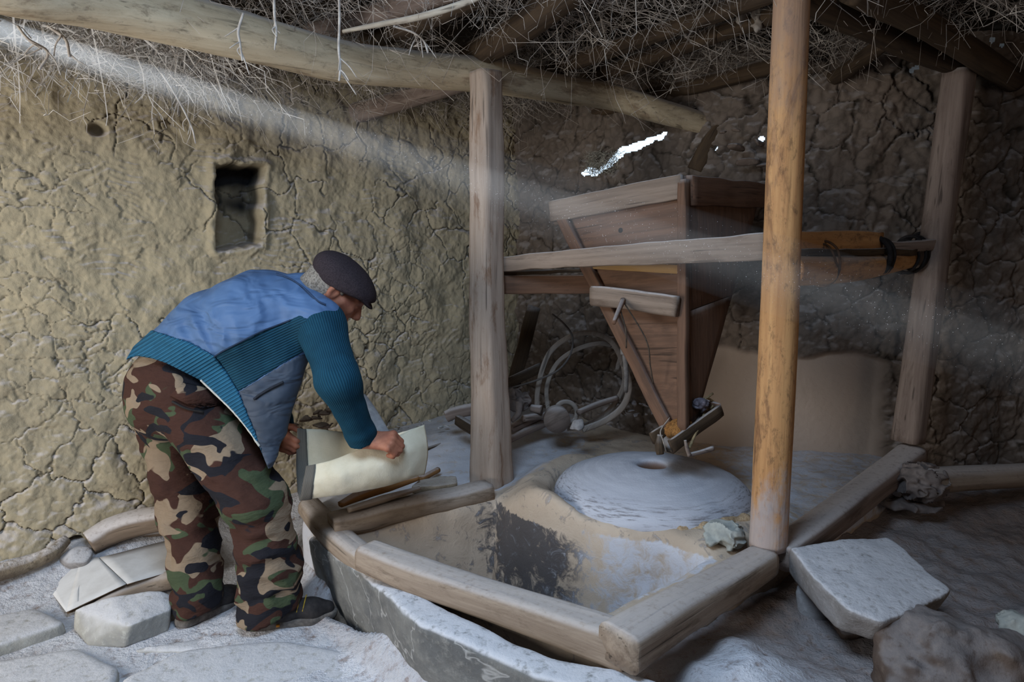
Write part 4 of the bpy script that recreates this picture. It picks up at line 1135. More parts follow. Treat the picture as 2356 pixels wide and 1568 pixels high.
wood('hanging_block', loft([PD(1519, 1000, 2.47), PD(1517, 1025, 2.46), PD(1519, 1044, 2.46)], [0.010, 0.016, 0.013], 12, 12, 2.4, rough=0.002, seed=196), M_darkw, shoe)
M_rope = m_plain('straw_rope', (158, 138, 104), (118, 102, 78), 90, 0.95, 0.5)
build('string', *loft([PD(1541, 960, 2.50), PD(1520, 990, 2.46), PD(1525, 1012, 2.45), PD(1533, 1040, 2.46)], 0.0022, 18, 6, 2), m_plain('pale_string', (176, 166, 156), (140, 130, 122), 60, 0.9), parent=shoe)
V, Fc = join([loft([PD(1626, 940, 2.56), PD(1612, 972, 2.52), PD(1598, 1002, 2.49), PD(1586, 1030, 2.47)], [0.006, 0.0055, 0.005], 24, 8, 2, rough=0.001, rfreq=40, seed=197),
    loft([PD(1640, 905, 2.56), PD(1618, 922, 2.53), PD(1612, 938, 2.53), PD(1632, 942, 2.56), PD(1642, 925, 2.58), PD(1622, 915, 2.55), PD(1610, 930, 2.54)], 0.0045, 40, 8, 2, rough=0.002, rfreq=40, seed=198),
    loft([PD(1630, 948, 2.57), PD(1634, 962, 2.57), PD(1622, 970, 2.55)], 0.003, 12, 6, 2)])
build('straw_rope', V, Fc, M_rope, label='yellow straw rope knotted to the hopper spout, holding the shoe', cat='rope')
V, Fc = join([loft([PD(1583, 1046, 2.47), PD(1610, 1040, 2.49), PD(1640, 1031, 2.52)], [0.007, 0.008, 0.010], 14, 10, 2, rough=0.002, seed=199), loft([PD(1586, 1047, 2.47), PD(1580, 1030, 2.46), PD(1576, 1012, 2.46)], [0.008, 0.007, 0.005], 12, 10, 2, rough=0.002, seed=200)])
wood('shaker_stick', (V, Fc), M_greyw, label='forked pale stick lying on the millstone beneath the feeding shoe', cat='stick')

# ------------------------------------------------------------------ stones, rags and scraps
def rock_px(name, pts, m, label, cat='stone', group=None, rough=0.008, h=0.01, rnd=0.015, seed=0, rfreq=9.0):
    V, Q = rock(pts, rough, rfreq, h, rnd, seed)
    return build(name, V, Q, m, label=label, cat=cat, group=group)
tz = [0.48, 0.482, 0.47, 0.462, 0.455, 0.445, 0.44, 0.455, 0.47]
tp = [PZ(x, y, z) for (x, y), z in zip([(1816, 1258), (1930, 1238), (2046, 1232), (2080, 1290), (2195, 1350), (2180, 1372), (2030, 1436), (1950, 1402), (1868, 1325)], tz)]
rock_px('flat_stone', prism(tp, (0.0, 0.03, -0.095), 0.08, 0.012, 3), M_dusty_stone, 'broad flat dusty stone tilted beside the golden post', rough=0.009, h=0.009, rnd=0.008, seed=210)
cpt = PZ(1872, 1392, 0.30)
rock_px('prop_stone', [cpt + np.array(v) for v in ((-0.05, 0.02, 0.03), (-0.02, 0.05, 0.075), (0.03, 0.03, 0.06), (0.06, 0.0, -0.02), (0.04, -0.03, -0.10), (-0.03, -0.02, -0.10), (0.0, -0.03, 0.03))], M_dusty_stone, 'small curved grey stone propping the broad flat stone', rough=0.007, h=0.008, seed=211)
cpt = PZ(1950, 1430, 0.30)
rock_px('prop_stone', [cpt + np.array(v) for v in ((-0.05, 0.06, 0.02), (0.06, 0.05, 0.04), (0.05, -0.04, -0.01), (-0.04, -0.04, -0.02), (0.0, 0.0, -0.10), (0.05, 0.05, -0.1))], M_brown_stone, 'rough brown stone under the near corner of the broad flat stone', rough=0.010, h=0.008, seed=212)
bx = PZ(2180, 1420, 0.44)
rock_px('boulder', [bx + np.array(v) for v in ((-0.20, 0.02, 0.0), (-0.10, 0.08, 0.035), (0.05, 0.06, 0.02), (0.18, 0.02, -0.02), (0.34, -0.03, -0.07), (-0.21, -0.10, -0.10), (-0.20, -0.16, -0.24), (0.0, -0.22, -0.20), (0.30, -0.2, -0.22), (0.4, 0.0, -0.26), (-0.2, 0.05, -0.26), (0.1, -0.12, -0.02))], m_stone('boulder_stone', (98, 84, 76), (80, 68, 62), (116, 102, 92), 6, 0.2), 'large rough brown boulder in the dark at the lower right', rough=0.034, h=0.009, rnd=0.04, seed=213, rfreq=13)
cpt = PZ(2350, 1440, 0.40)
crumpled('rag', cpt, (0.06, 0.05, 0.03), None, M_rag, 'pale scrap of cloth behind the large brown boulder', 'rag', 215, amp=0.5, freq=20)
# log and rag in the dim corner on the right
V, Fc = loft([PD(2130, 1106, 2.72), PD(2250, 1098, 2.82), PD(2420, 1088, 2.95)], [0.055, 0.052, 0.05], 30, 22, 2, rough=0.003, seed=216, lump=0.005)
wood('fallen_log', (V, Fc), M_tanw, label='dusty round log lying in the dim corner beyond the far post', cat='log')
crumpled('rag', PD(2118, 1108, 2.74), (0.085, 0.075, 0.060), None, M_ragd, 'dirty rag heaped over the end of the dusty log', 'rag', 217, h=0.005, amp=0.7, freq=18)
crumpled('rag', PZ(2100, 1158, 0.36), (0.12, 0.07, 0.018), None, M_ragd, 'flattened dirty sacking spread below the dusty log', 'rag', 218, h=0.005, amp=0.9, freq=16)

# left foreground: stones, bark, cardboard
sp_ = [PZ(168, 1400, 0.10), PZ(250, 1370, 0.135), PZ(372, 1358, 0.125), PZ(400, 1372, 0.10), PZ(394, 1402, 0.085), PZ(298, 1440, 0.085)]
lo_ = [PZ(166, 1449, 0.025), PZ(203, 1484, 0.01), PZ(288, 1490, 0.01), PZ(384, 1452, 0.01), PZ(400, 1400, 0.0), PZ(200, 1410, 0.0)]
rock_px('pale_stone', sp_ + lo_, M_pale_stone, 'pale angular block of stone on the floor in front of the cardboard', rough=0.008, h=0.006, rnd=0.006, seed=220)
cpt = PZ(172, 1282, 0.12)
rock_px('round_stone', [cpt + np.array(v) for v in ((-0.07, -0.01, 0.0), (-0.05, 0.05, 0.02), (0.03, 0.06, 0.035), (0.075, 0.03, 0.02), (0.07, -0.04, -0.01), (0.0, -0.06, -0.01), (-0.01, 0.0, 0.045), (0.0, 0.0, -0.08), (0.05, 0.0, -0.07))], M_dusty_stone, 'small rounded dusty stone against the foot of the left wall', rough=0.005, h=0.007, seed=221)
V, Fc = loft([PZ(205, 1248, 0.155), PZ(255, 1220, 0.185), PZ(320, 1200, 0.21), PZ(420, 1184, 0.23)], [0.048, 0.056, 0.056, 0.05], 36, 22, 2.4, rough=0.007, seed=222, lump=0.008)
wood('bark_log', (V, Fc), M_barklog, label='thick curved log white with flour at the foot of the left wall', cat='log')
V, Fc = loft([PZ(216, 1292, 0.06), PZ(228, 1272, 0.09), PZ(262, 1248, 0.11), PZ(320, 1232, 0.125), PZ(400, 1222, 0.13)], [0.013, 0.014, 0.014, 0.013], 40, 12, 2, rough=0.002, seed=223)
wood('wooden_hoop', (V, Fc), M_barklog, label='thin bent wooden hoop piece behind the cardboard', cat='hoop')
V, Fc = loft([PZ(-110, 1348, 0.14), PZ(0, 1314, 0.145), PZ(70, 1291, 0.15), PZ(118, 1268, 0.165), PZ(148, 1240, 0.185)], [0.036, 0.034, 0.030, 0.028, 0.022], 40, 16, 2.4, rough=0.008, seed=224, lump=0.008)
build('mud_ledge', V, Fc, m_earth('ledge_mud', (150, 136, 116), (128, 114, 98), (108, 96, 82), 8, 0.95), label='low mud ledge topped with flour along the left wall', cat='ledge')
V, Fc = loft([PZ(215, 1404, 0.03), PZ(280, 1368, 0.05), PZ(340, 1345, 0.06), PZ(405, 1332, 0.07)], [0.024, 0.034, 0.036, 0.036], 30, 18, 2.4, rough=0.004, seed=225, lump=0.005)
wood('bark_log', (V, Fc), M_tanw, label='brown weathered log under the near edge of the cardboard', cat='log')
card = thing('cardboard_sheet', PZ(250, 1345, 0.03), 'folded pale cardboard sheet lying over a log beside the man', 'cardboard')
def m_card():
    t = NT('floury_cardboard'); n = t.noise(9, 4, 0.6); n2 = t.noise(90, 3, 0.6)
    col = t.mix(t.rng(n, 0.3, 0.7), lin((224, 224, 226)), lin((206, 205, 206)))
    f = t.rng(t.up(), 0.1, 0.4)
    return t.done(t.mix(f, lin((112, 94, 76)), col), 0.9, t.bump(n2, 0.15, 0.002), 0.15)
M_card = m_card()
kA, kB, kC, kD, kE = PZ(97, 1334, 0.045), PZ(187, 1283, 0.105), PZ(226, 1281, 0.115), PZ(290, 1342, 0.105), PZ(152, 1407, 0.045)
build('cardboard_flap', *panel([kE, kD, kC, kA * 0.0 + L3(kA, kB, 0.98)], 0.005, 8, 8, 0.0015, 226), M_card, parent=card)
build('cardboard_flap', *panel([kE, L3(kE, kD, 0.2), L3(kA, kB, 0.98), kA], 0.005, 6, 6, 0.0015, 227), M_card, parent=card)
build('cardboard_flap', *panel([kD + np.array([0.004, 0, 0]), PZ(470, 1290, 0.10), PZ(470, 1222, 0.11), kC + np.array([0.004, 0, 0])], 0.005, 10, 6, 0.003, 228), M_card, parent=card)
build('cardboard_flap', *panel([PZ(155, 1412, 0.03), PZ(395, 1322, 0.083), PZ(392, 1316, 0.09), PZ(155, 1408, 0.037)], 0.004, 8, 2, 0.002, 229), m_plain('torn_cardboard', (140, 118, 94), (110, 92, 72), 40, 0.9), parent=card)

# wood scraps and a flat stone beside the pit
V, Fc = loft([PZ(783, 1160, 0.435), PZ(830, 1138, 0.445), PZ(890, 1118, 0.45), PZ(960, 1098, 0.455)], [0.016, 0.026, 0.028, 0.018], 30, 16, 2.6, rough=0.004, seed=230, aspect=0.7)
wood('split_branch', (V, Fc), M_splint, label='reddish-brown split branch on the pit edge below the sack', cat='branch')
V, Fc = loft([PZ(800, 1172, 0.43), PZ(880, 1148, 0.435), PZ(965, 1122, 0.44)], [0.014, 0.022, 0.012], 24, 14, 2.6, rough=0.004, seed=231, aspect=0.6)
wood('split_branch', (V, Fc), M_tanw, label='grey bark strip lying along the flat chipped timber', cat='branch')
V, Fc = loft([PZ(968, 1102, 0.41), PZ(1008, 1080, 0.41)], [0.014, 0.013], 10, 12, 2.2, rough=0.002, seed=232)
wood('split_branch', (V, Fc), M_splint, label='short light wood end showing beside the sack', cat='branch')
fz = [PZ(x, y, 0.435) for x, y in ((944, 1118), (960, 1103), (1010, 1092), (1050, 1096), (1056, 1108), (1000, 1118))]
rock_px('flat_stone', prism(fz, (0, 0, -0.035), 0.05, 0.006, 7), m_stone('tan_flagstone', (160, 146, 126), (138, 124, 106), (120, 106, 92), 9, 0.3), 'thin tan flagstone on the pit edge between sack and squared post', rough=0.006, h=0.007, rnd=0.008, seed=233)

# scraps behind the squared post
V, Fc = loft([PZ(972, 1036, 0.405), PZ(1030, 1018, 0.41), PZ(1100, 998, 0.415)], 0.010, 16, 10, 2, rough=0.001, seed=234)
wood('dark_rod', (V, Fc), M_darkw, label='thin dark rod lying on the flour between sack and squared post', cat='rod')
V, Fc = loft([PD(1026, 958, 3.35), PD(1050, 948, 3.35), PD(1110, 936, 3.35)], [0.028, 0.030, 0.030], 18, 16, 2, rough=0.004, seed=235)
wood('dusty_log', (V, Fc), M_greyw, label='flour-dusted log end left of the squared post by the back corner', cat='log')
V, Fc = bar(PD(1052, 965, 3.28), PD(1092, 990, 3.2), 0.03, 0.05, n=8, rough=0.004, seed=236)
wood('broken_board', (V, Fc), M_darkw, label='small dark broken board beneath the flour-dusted log end', cat='board')
smalls = [((1168, 1012), (1255, 972), 0.020, 'pale stick of firewood nearest the squared post on its right'), ((1175, 985), (1240, 958), 0.022, 'brown firewood stick behind the pale one'), ((1205, 962), (1290, 952), 0.017, 'thin firewood stick lying under the hoops'), ((1330, 948), (1420, 915), 0.014, 'slim stick leaning low inside the hoops')]
for k, (a, b, r, lab) in enumerate(smalls):
    V, Fc = loft([PD(a[0], a[1], 3.25), PD((a[0] + b[0]) / 2, (a[1] + b[1]) / 2 - 2, 3.33), PD(b[0], b[1], 3.4)], [r, r * 1.1, r], 16, 14, 2, rough=0.002, seed=240 + k)
    wood('firewood_stick', (V, Fc), M_greyw, label=lab, cat='stick', group='firewood behind the squared post')
crumpled('hanging_rag', PD(1192, 918, 3.3), (0.055, 0.04, 0.05), None, M_ragd, 'grey rag heaped on the scraps right of the squared post', 'rag', 245, h=0.004, amp=0.7, freq=24)
V, Fc = loft([PD(1195, 925, 3.22), PD(1193, 950, 3.2), PD(1178, 968, 3.18)], [0.018, 0.014, 0.01], 14, 12, 2, rough=0.003, seed=246)
build('rag_strip', V, Fc, M_ragd, label='dangling strip of grey rag close to the squared post', cat='rag')
M_hoop = m_wood('hoop_wood', (170, 158, 148), (144, 132, 122), (110, 98, 88), dust=0.5)
hoops = [
    ([(1236, 960), (1238, 890), (1262, 815), (1310, 775), (1365, 766), (1410, 790), (1436, 850), (1430, 900), (1395, 950), (1345, 978), (1305, 985)], 3.42, 0.013, 0.55, 'largest bent wooden hoop standing against the back wall'),
    ([(1262, 950), (1258, 890), (1282, 835), (1330, 802), (1385, 790), (1425, 808), (1420, 850)], 3.45, 0.011, 0.6, 'smaller bent hoop nested inside the largest hoop'),
    ([(1437, 842), (1447, 890), (1432, 935), (1390, 968), (1340, 988)], 3.38, 0.016, 0.7, 'broad curved rim piece on the right of the hoops'),
]
for k, (pp, d, r, asp, lab) in enumerate(hoops):
    V, Fc = loft([PD(x, y, d + 0.02 * math.sin(i)) for i, (x, y) in enumerate(pp)], r, 60, 12, 3.0, up=(0, 1, 0.2), rough=0.002, seed=250 + k, aspect=asp)
    wood('wooden_hoop', (V, Fc), M_hoop, label=lab, cat='hoop', group='hoops by the back wall')
V, Fc = loft([PD(x, y, 3.36) for x, y in ((1270, 722), (1298, 745), (1317, 775), (1312, 815), (1285, 850), (1240, 872), (1200, 885), (1165, 895))], 0.005, 50, 8, 2)
build('cable', V, Fc, m_plain('grey_cable', (112, 106, 102), (88, 82, 80), 30, 0.8), label='grey looped cable curving across the hoops', cat='cable')
V, Fc = join([loft([PD(1437, 785, 3.0), PD(1436, 815, 3.0)], [0.020, 0.017], 8, 14, 2.4, round_end=True), loft([PD(1437, 812, 3.0), PD(1441, 860, 3.05), PD(1440, 900, 3.12)], [0.012, 0.010], 12, 10, 2)])
build('club_stick', V, Fc, m_plain('chalky_stick', (170, 164, 160), (136, 130, 126), 40, 0.9), label='stick with a chalky round head hanging left of the hopper', cat='stick')
V, Fc = loft(ring_pts(PD(1302, 950, 3.3), (0.2, -1, 0.2), 0.055, 16), 0.012, 40, 10, 2, ends=False)
wood('wooden_ring', (V, Fc), M_hoop, label='small wooden ring among the scraps under the hoops', cat='ring')
V, Fc = loft([PD(1282, 966, 3.2), PD(1280, 960, 3.26)], [0.062, 0.062], 6, 26, 2, rough=0.002, seed=255)
wood('wooden_disc', (V, Fc), M_greyw, label='dusty wooden disc standing in front of the small ring', cat='disc')
V, Fc = loft([PD(1246, 942, 3.28), PD(1222, 938, 3.3)], [0.022, 0.018], 8, 14, 2)
wood('wooden_spool', (V, Fc), M_greyw, label='short wooden spool lying left of the dusty disc', cat='spool')
cpt = PD(1328, 978, 3.1)
V, Fc = rock([cpt + np.array(v) for v in ((-0.035, 0.0, -0.02), (-0.02, 0.0, 0.025), (0.03, 0.0, 0.03), (0.04, 0.0, -0.01), (0.0, 0.04, 0.02), (0.01, -0.03, -0.02), (0.035, 0.03, -0.025), (-0.03, 0.03, -0.025))], 0.006, 24, 0.005, 0.01, 256)
build('chalky_lump', V, Fc, m_plain('chalk_white', (176, 172, 172), (146, 142, 142), 50, 0.9), label='chalky white lump lying on the flour before the hoops', cat='scrap')
V, Fc = bar(PD(1178, 900, 3.5), PD(1228, 705, 3.62), 0.07, 0.02, up=(0.2, -1, 0.2), n=12, rough=0.003, seed=257)
wood('leaning_board', (V, Fc), M_darkw, label='dark board leaning in the back corner beside the squared post', cat='board')
V, Fc = bar(PD(1170, 880, 3.4), PD(1245, 845, 3.5), 0.05, 0.02, up=(0.2, -1, 0.2), n=8, rough=0.003, seed=258)
wood('leaning_board', (V, Fc), M_darkw, label='short dark board lying across the foot of the leaning one', cat='board')
# rubble along the walls
rr3 = random.Random(11)
def pebble(c, s, seed):
    r_ = random.Random(seed)
    return [np.asarray(c) + np.array([r_.gauss(0, 1), r_.gauss(0, 1), abs(r_.gauss(0, .7))]) * s * 0.55 for _ in range(11)]
for k in range(26):
    x = rr3.uniform(905, 1040); y = 988 - 26 * rr3.random() ** 1.5 + (x - 970) * -0.05
    c = PD(x, y, 3.55 + rr3.uniform(-0.12, 0.08)); c[2] = max(c[2] - 0.01, 0.36)
    V, Q = rock(pebble(c, rr3.uniform(0.012, 0.03), k), 0.002, 30, 0.006, 0.006, 300 + k)
    build('rubble_stone', V, Q, M_pale_stone, label='small flour-dusted rubble stone at the wall foot beyond the sack', cat='stone', group='rubble beyond the sack')
for k in range(22):
    x = rr3.uniform(1440, 1510) if k > 8 else rr3.uniform(1180, 1480); y = rr3.uniform(925, 962)
    c = PD(x, y, 3.45); c[2] = max(c[2] - 0.01, 0.38)
    V, Q = rock(pebble(c, rr3.uniform(0.015, 0.045), 50 + k), 0.004, 20, 0.008, 0.008, 340 + k)
    build('rubble_stone', V, Q, M_brown_stone, label='lump of fallen mud rubble below the back wall behind the hopper', cat='stone', group='fallen mud lumps')
for k in range(14):
    x = rr3.uniform(655, 790); y = rr3.uniform(930, 990)
    c = PD(x, y, 3.1)
    c[2] = max(c[2], 0.36)
    V, Q = rock(pebble(c, rr3.uniform(0.03, 0.055), 90 + k), 0.006, 18, 0.009, 0.010, 380 + k)
    build('rubble_stone', V, Q, M_brown_stone, label='reddish-brown clod in the heap behind the sack and the man', cat='stone', group='clods behind the man')
for k, (x, y, s, lab) in enumerate(((1690, 350, 0.06, 'dark stone in the middle of the cluster on the wall top behind the hopper'), (1735, 345, 0.065, 'largest dark stone on the wall top, beside the golden post'), (1715, 385, 0.06, 'dark stone lying lowest, just above the hopper back rim'), (1665, 310, 0.05, 'dark stone on the wall top closest to the forked prop'), (1750, 390, 0.06, 'dark stone half hidden by the golden post above the hopper rim'), (1700, 308, 0.05, 'small dark stone highest on the wall top behind the hopper'))):
    c = PD(x, y, 3.12)
    V, Q = rock(pebble(c, s, 120 + k), 0.005, 14, 0.009, 0.012, 400 + k)
    build('wall_stone', V, Q, M_brown_stone, label=lab, cat='stone', group='stones at the back wall top')
# sunlit straw in the daylight gap
VV, FF, n0 = [], [], 0
n = 420
b_ = np.array([PD(rs.uniform(1350, 1422), rs.uniform(350, 400), rs.uniform(3.62, 3.72)) for _ in range(n)])
add_twigs(b_, unit_rows(rs.normal(size=(n, 3))), rs.uniform(0.02, 0.07, n), np.full(n, 0.0016), 3, rs.uniform(.1, .4, n), np.zeros(n))
build('straw_tuft', np.vstack(VV), np.vstack(FF), m_plain('pale_straw', (190, 184, 170), (150, 144, 132), 20, 0.9), label='tuft of pale straw lit by the gap under the roof', cat='straw', kind='stuff', smooth=False)

# ------------------------------------------------------------------ dust in the sun shaft
ax_ = unit(SH1 - SH0); Ls = float(np.linalg.norm(SH1 - SH0))
def m_haze():
    m = bpy.data.materials.new('flour_dust_haze'); m.use_nodes = True; t = m.node_tree; t.nodes.clear()
    o = t.nodes.new('ShaderNodeOutputMaterial'); v = t.nodes.new('ShaderNodeVolumeScatter')
    v.inputs['Color'].default_value = (0.95, 0.97, 1, 1); v.inputs['Density'].default_value = 0.5; v.inputs['Anisotropy'].default_value = 0.2
    t.links.new(v.outputs[0], o.inputs['Volume'])
    return m
V, Fc = loft([SH0 + ax_ * 0.03, SH1 - ax_ * 0.02], [0.075, 0.125], 6, 20, 2)
build('dust_haze', V, Fc, m_haze(), label='slanting shaft of flour dust lit by the sun, above the man', cat='dust', kind='stuff')
nm = 2600
t_ = rs.uniform(0.02, 0.98, nm); rad_ = np.sqrt(rs.uniform(0, 1, nm)) * (0.055 + t_ * Ls * 0.014); an_ = rs.uniform(0, 6.283, nm)
e1 = unit(np.cross(ax_, (0, 0, 1))); e2 = np.cross(ax_, e1)
pc = SH0 + ax_ * (t_ * Ls)[:, None] + e1 * (rad_ * np.cos(an_))[:, None] + e2 * (rad_ * np.sin(an_))[:, None]
sz = rs.uniform(0.0004, 0.0007, nm)
oc = np.array([(1, 0, 0), (0, 1, 0), (-1, 0, 0), (0, -1, 0), (0, 0, 1), (0, 0, -1)], float)
of = np.array([(0, 1, 4), (1, 2, 4), (2, 3, 4), (3, 0, 4), (1, 0, 5), (2, 1, 5), (3, 2, 5), (0, 3, 5)])
V = (pc[:, None, :] + oc[None] * sz[:, None, None]).reshape(-1, 3)
Fq = (of[None] + (np.arange(nm) * 6)[:, None, None]).reshape(-1, 3)
build('dust_motes', V, Fq, m_plain('flour_mote', (235, 235, 240), (225, 225, 230), 5, 1.0, 0.0), label='floating specks of flour sparkling in the sun shaft', cat='dust', kind='stuff', smooth=False)

# ------------------------------------------------------------------ the man bending over the sack
def project(P):
    q = np.asarray(P, float) - EYE
    c, s = math.cos(PITCH), math.sin(PITCH)
    d = q[..., 1] * c - q[..., 2] * s
    v = q[..., 1] * s + q[..., 2] * c
    return 1178 + q[..., 0] / d * FPX, 784 - v / d * FPX, d
HD = unit((0.90, 0.43, 0)); LT = unit((-0.43, 0.90, 0))        # heading and his left
man = thing('person', (-0.95, 2.36, 0.0), 'man in blue jacket, flat cap and camouflage trousers bending over a cream sack', 'person')
def skin_mat():
    t = NT('weathered_skin'); n = t.noise(30, 4, 0.6); n2 = t.noise(160, 3, 0.6)
    col = t.mix(t.rng(n, 0.3, 0.7), lin((164, 108, 84)), lin((142, 88, 70)))
    return t.done(col, 0.6, t.bump(n2, 0.35, 0.0015), 0.35)
M_skin = skin_mat()
# body: one continuous surface with head and hands
bf = Field((-1.62, 1.95, 0.0), (-0.34, 2.86, 1.46), 0.0045)
J = dict(
    pel=PD(392, 890, 2.48), t1=PD(500, 770, 2.45), t2=PD(605, 738, 2.43), t3=PD(690, 715, 2.41),
    rs=PD(737, 738, 2.30), re=PD(768, 880, 2.14), rw=PD(838, 1010, 2.275),
    ls=PD(660, 730, 2.58), le=PD(628, 880, 2.66), lw=PD(640, 985, 2.53),
    rh=PD(432, 925, 2.38), rk=PD(588, 1150, 2.37), ra=PD(622, 1392, 2.46),
    lh=PD(378, 930, 2.57), lk=PD(432, 1160, 2.62), la=PD(458, 1398, 2.56))
bf.cone(J['pel'], J['t1'], 0.10, 0.11, 0.05, flat=LT, flat_s=0.8)
bf.cone(J['t1'], J['t2'], 0.11, 0.12, 0.05, flat=LT, flat_s=0.8)
bf.cone(J['t2'], J['t3'], 0.12, 0.08, 0.05, flat=LT, flat_s=0.8)
for s in ('r', 'l'):
    bf.cone(J['t3'], J[s + 's'], 0.06, 0.055, 0.04)
    bf.cone(J[s + 's'], J[s + 'e'], 0.050, 0.038, 0.02); bf.cone(J[s + 'e'], J[s + 'w'], 0.038, 0.027, 0.02)
    bf.cone(J['pel'], J[s + 'h'], 0.09, 0.08, 0.04)
    bf.cone(J[s + 'h'], J[s + 'k'], 0.078, 0.055, 0.03); bf.cone(J[s + 'k'], J[s + 'a'], 0.055, 0.036, 0.03)
fw = unit((0.64, 0.26, -0.72)); up_ = np.array((0.74, 0.08, 0.66)); up_ = unit(up_ - fw * np.dot(up_, fw)); rt = np.cross(fw, up_)
Hc = PD(783, 662, 2.395)
def hp(a, b, c=0.0): return Hc + fw * a + up_ * b + rt * c
AX = [fw, up_, rt]
nk = PD(728, 694, 2.43)
bf.cone(nk, hp(-0.035, -0.06), 0.060, 0.058, 0.03); bf.cone(J['t3'], nk, 0.075, 0.060, 0.04)
bf.ell(hp(-0.014, 0.004), AX, (0.096, 0.084, 0.076), 0.03)
bf.ell(hp(0.036, -0.050), AX, (0.060, 0.066, 0.058), 0.03)
bf.cone(hp(0.056, -0.102, -0.014), hp(0.056, -0.102, 0.014), 0.024, 0.024, 0.03)
for s in (-1, 1):
    bf.cone(hp(-0.005, -0.055, s * 0.055), hp(0.045, -0.092, s * 0.030), 0.020, 0.018, 0.03)     # jaw
    bf.cone(hp(0.084, 0.020, s * 0.012), hp(0.068, 0.016, s * 0.048), 0.013, 0.012, 0.016)       # brow
    bf.cone(hp(0.066, -0.026, s * 0.042), hp(0.03, -0.02, s * 0.064), 0.018, 0.014, 0.02)        # cheekbone
    bf.ell(hp(0.093, -0.004, s * 0.031), AX, (0.014, 0.011, 0.016), 0.010, cut=True)
    bf.ell(hp(0.075, -0.005, s * 0.031), AX, (0.014, 0.011, 0.014), 0.004)
bf.cone(hp(0.090, 0.004), hp(0.114, -0.034), 0.009, 0.014, 0.012)                                # nose
for s in (-1, 1): bf.cone(hp(0.100, -0.040, s * 0.010), hp(0.104, -0.040, s * 0.012), 0.009, 0.009, 0.008)
bf.cone(hp(0.094, -0.068, -0.018), hp(0.094, -0.068, 0.018), 0.007, 0.007, 0.010)
bf.cone(hp(0.092, -0.080, -0.016), hp(0.092, -0.080, 0.016), 0.008, 0.008, 0.010)
bf.cone(hp(0.103, -0.0745, -0.020), hp(0.103, -0.0745, 0.020), 0.0035, 0.0035, 0.004, cut=True)
for s in (-1, 1):                                                                                # ears
    ea = [unit(fw * 0.95 + rt * s * -0.3), up_, unit(rt * s + fw * 0.3)]
    ec = hp(-0.018, -0.010, s * 0.080)
    bf.ell(ec, ea, (0.021, 0.034, 0.011), 0.008)
    bf.ell(ec + ea[2] * 0.011 + fw * 0.003, ea, (0.011, 0.020, 0.008), 0.005, cut=True)
def hand(W, K, n, spread, curl, thumb_side, seed, fl=1.0):
    a = unit(K - W); n = unit(n - a * np.dot(n, a)); sp = unit(spread - a * np.dot(spread, a)); sp = unit(sp - n * np.dot(sp, n))
    pc = W + a * 0.052
    bf.cone(W - a * 0.03, W + a * 0.01, 0.027, 0.025, 0.02)
    for o in (-0.027, -0.009, 0.009, 0.027):
        bf.cone(W + a * 0.012 + sp * o * 0.55, W + a * 0.078 + sp * o, 0.017, 0.0135, 0.012)
    for i, (o, L) in enumerate(((-0.031, 0.92), (-0.0105, 1.0), (0.0105, 0.95), (0.031, 0.78))):
        p = W + a * (0.080 + (0.006 if i in (1, 2) else 0)) + sp * o
        bf.cone(p, p + n * 0.002, 0.0125, 0.012, 0.006)
        for j, (cx, cn, ln, r) in enumerate(curl):
            q = p + unit(a * cx - n * cn + sp * (0.06 * (1.5 - i))) * ln * L * fl
            bf.cone(p, q, r + 0.0012, r, 0.004); p = q
    ts = sp * thumb_side
    p0 = W + a * 0.018 + ts * 0.022 - n * 0.006; p1 = p0 + unit(a * 0.7 + ts * 0.55 - n * 0.45) * 0.042; p2 = p1 + unit(a * 0.75 - ts * 0.05 - n * 0.65) * 0.032; p3 = p2 + unit(a * 0.7 - ts * 0.35 - n * 0.6) * 0.024
    bf.cone(p0, p1, 0.017, 0.012, 0.010); bf.cone(p1, p2, 0.0115, 0.0105, 0.005); bf.cone(p2, p3, 0.0105, 0.0085, 0.004)
hand(J['rw'] + unit(PD(888, 1016, 2.26) - J['rw']) * 0.014, PD(892, 1014, 2.26), np.array((-0.1, -0.55, 0.85)), np.array((0.1, -0.85, -0.55)), ((0.55, 0.85, 0.040, 0.0100), (-0.55, 0.80, 0.028, 0.0092), (-0.95, 0.0, 0.020, 0.0085)), -1, 1)
hand(J['lw'], PD(662, 1028, 2.46), np.array((-0.55, -0.75, 0.15)), np.array((-0.6, 0.6, -0.35)), ((0.70, 0.72, 0.038, 0.0100), (-0.1, 0.95, 0.026, 0.0092), (-0.6, 0.6, 0.020, 0.0085)), -1, 2)
V, Q = bf.mesh()
body = build('body', V, Q, M_skin, parent=man)
del bf
for s in (-1, 1):
    ef = Field(hp(0.076, -0.005, s * 0.031) - 0.02, hp(0.076, -0.005, s * 0.031) + 0.02, 0.002)
    ef.ell(hp(0.0765, -0.005, s * 0.031), AX, (0.0115, 0.0095, 0.0115), 0.002)
    V, Q = ef.mesh()
    build('eye', V, Q, m_plain('eye_white', (150, 140, 130), (60, 46, 38), 60, 0.3, 0.0), parent=man)
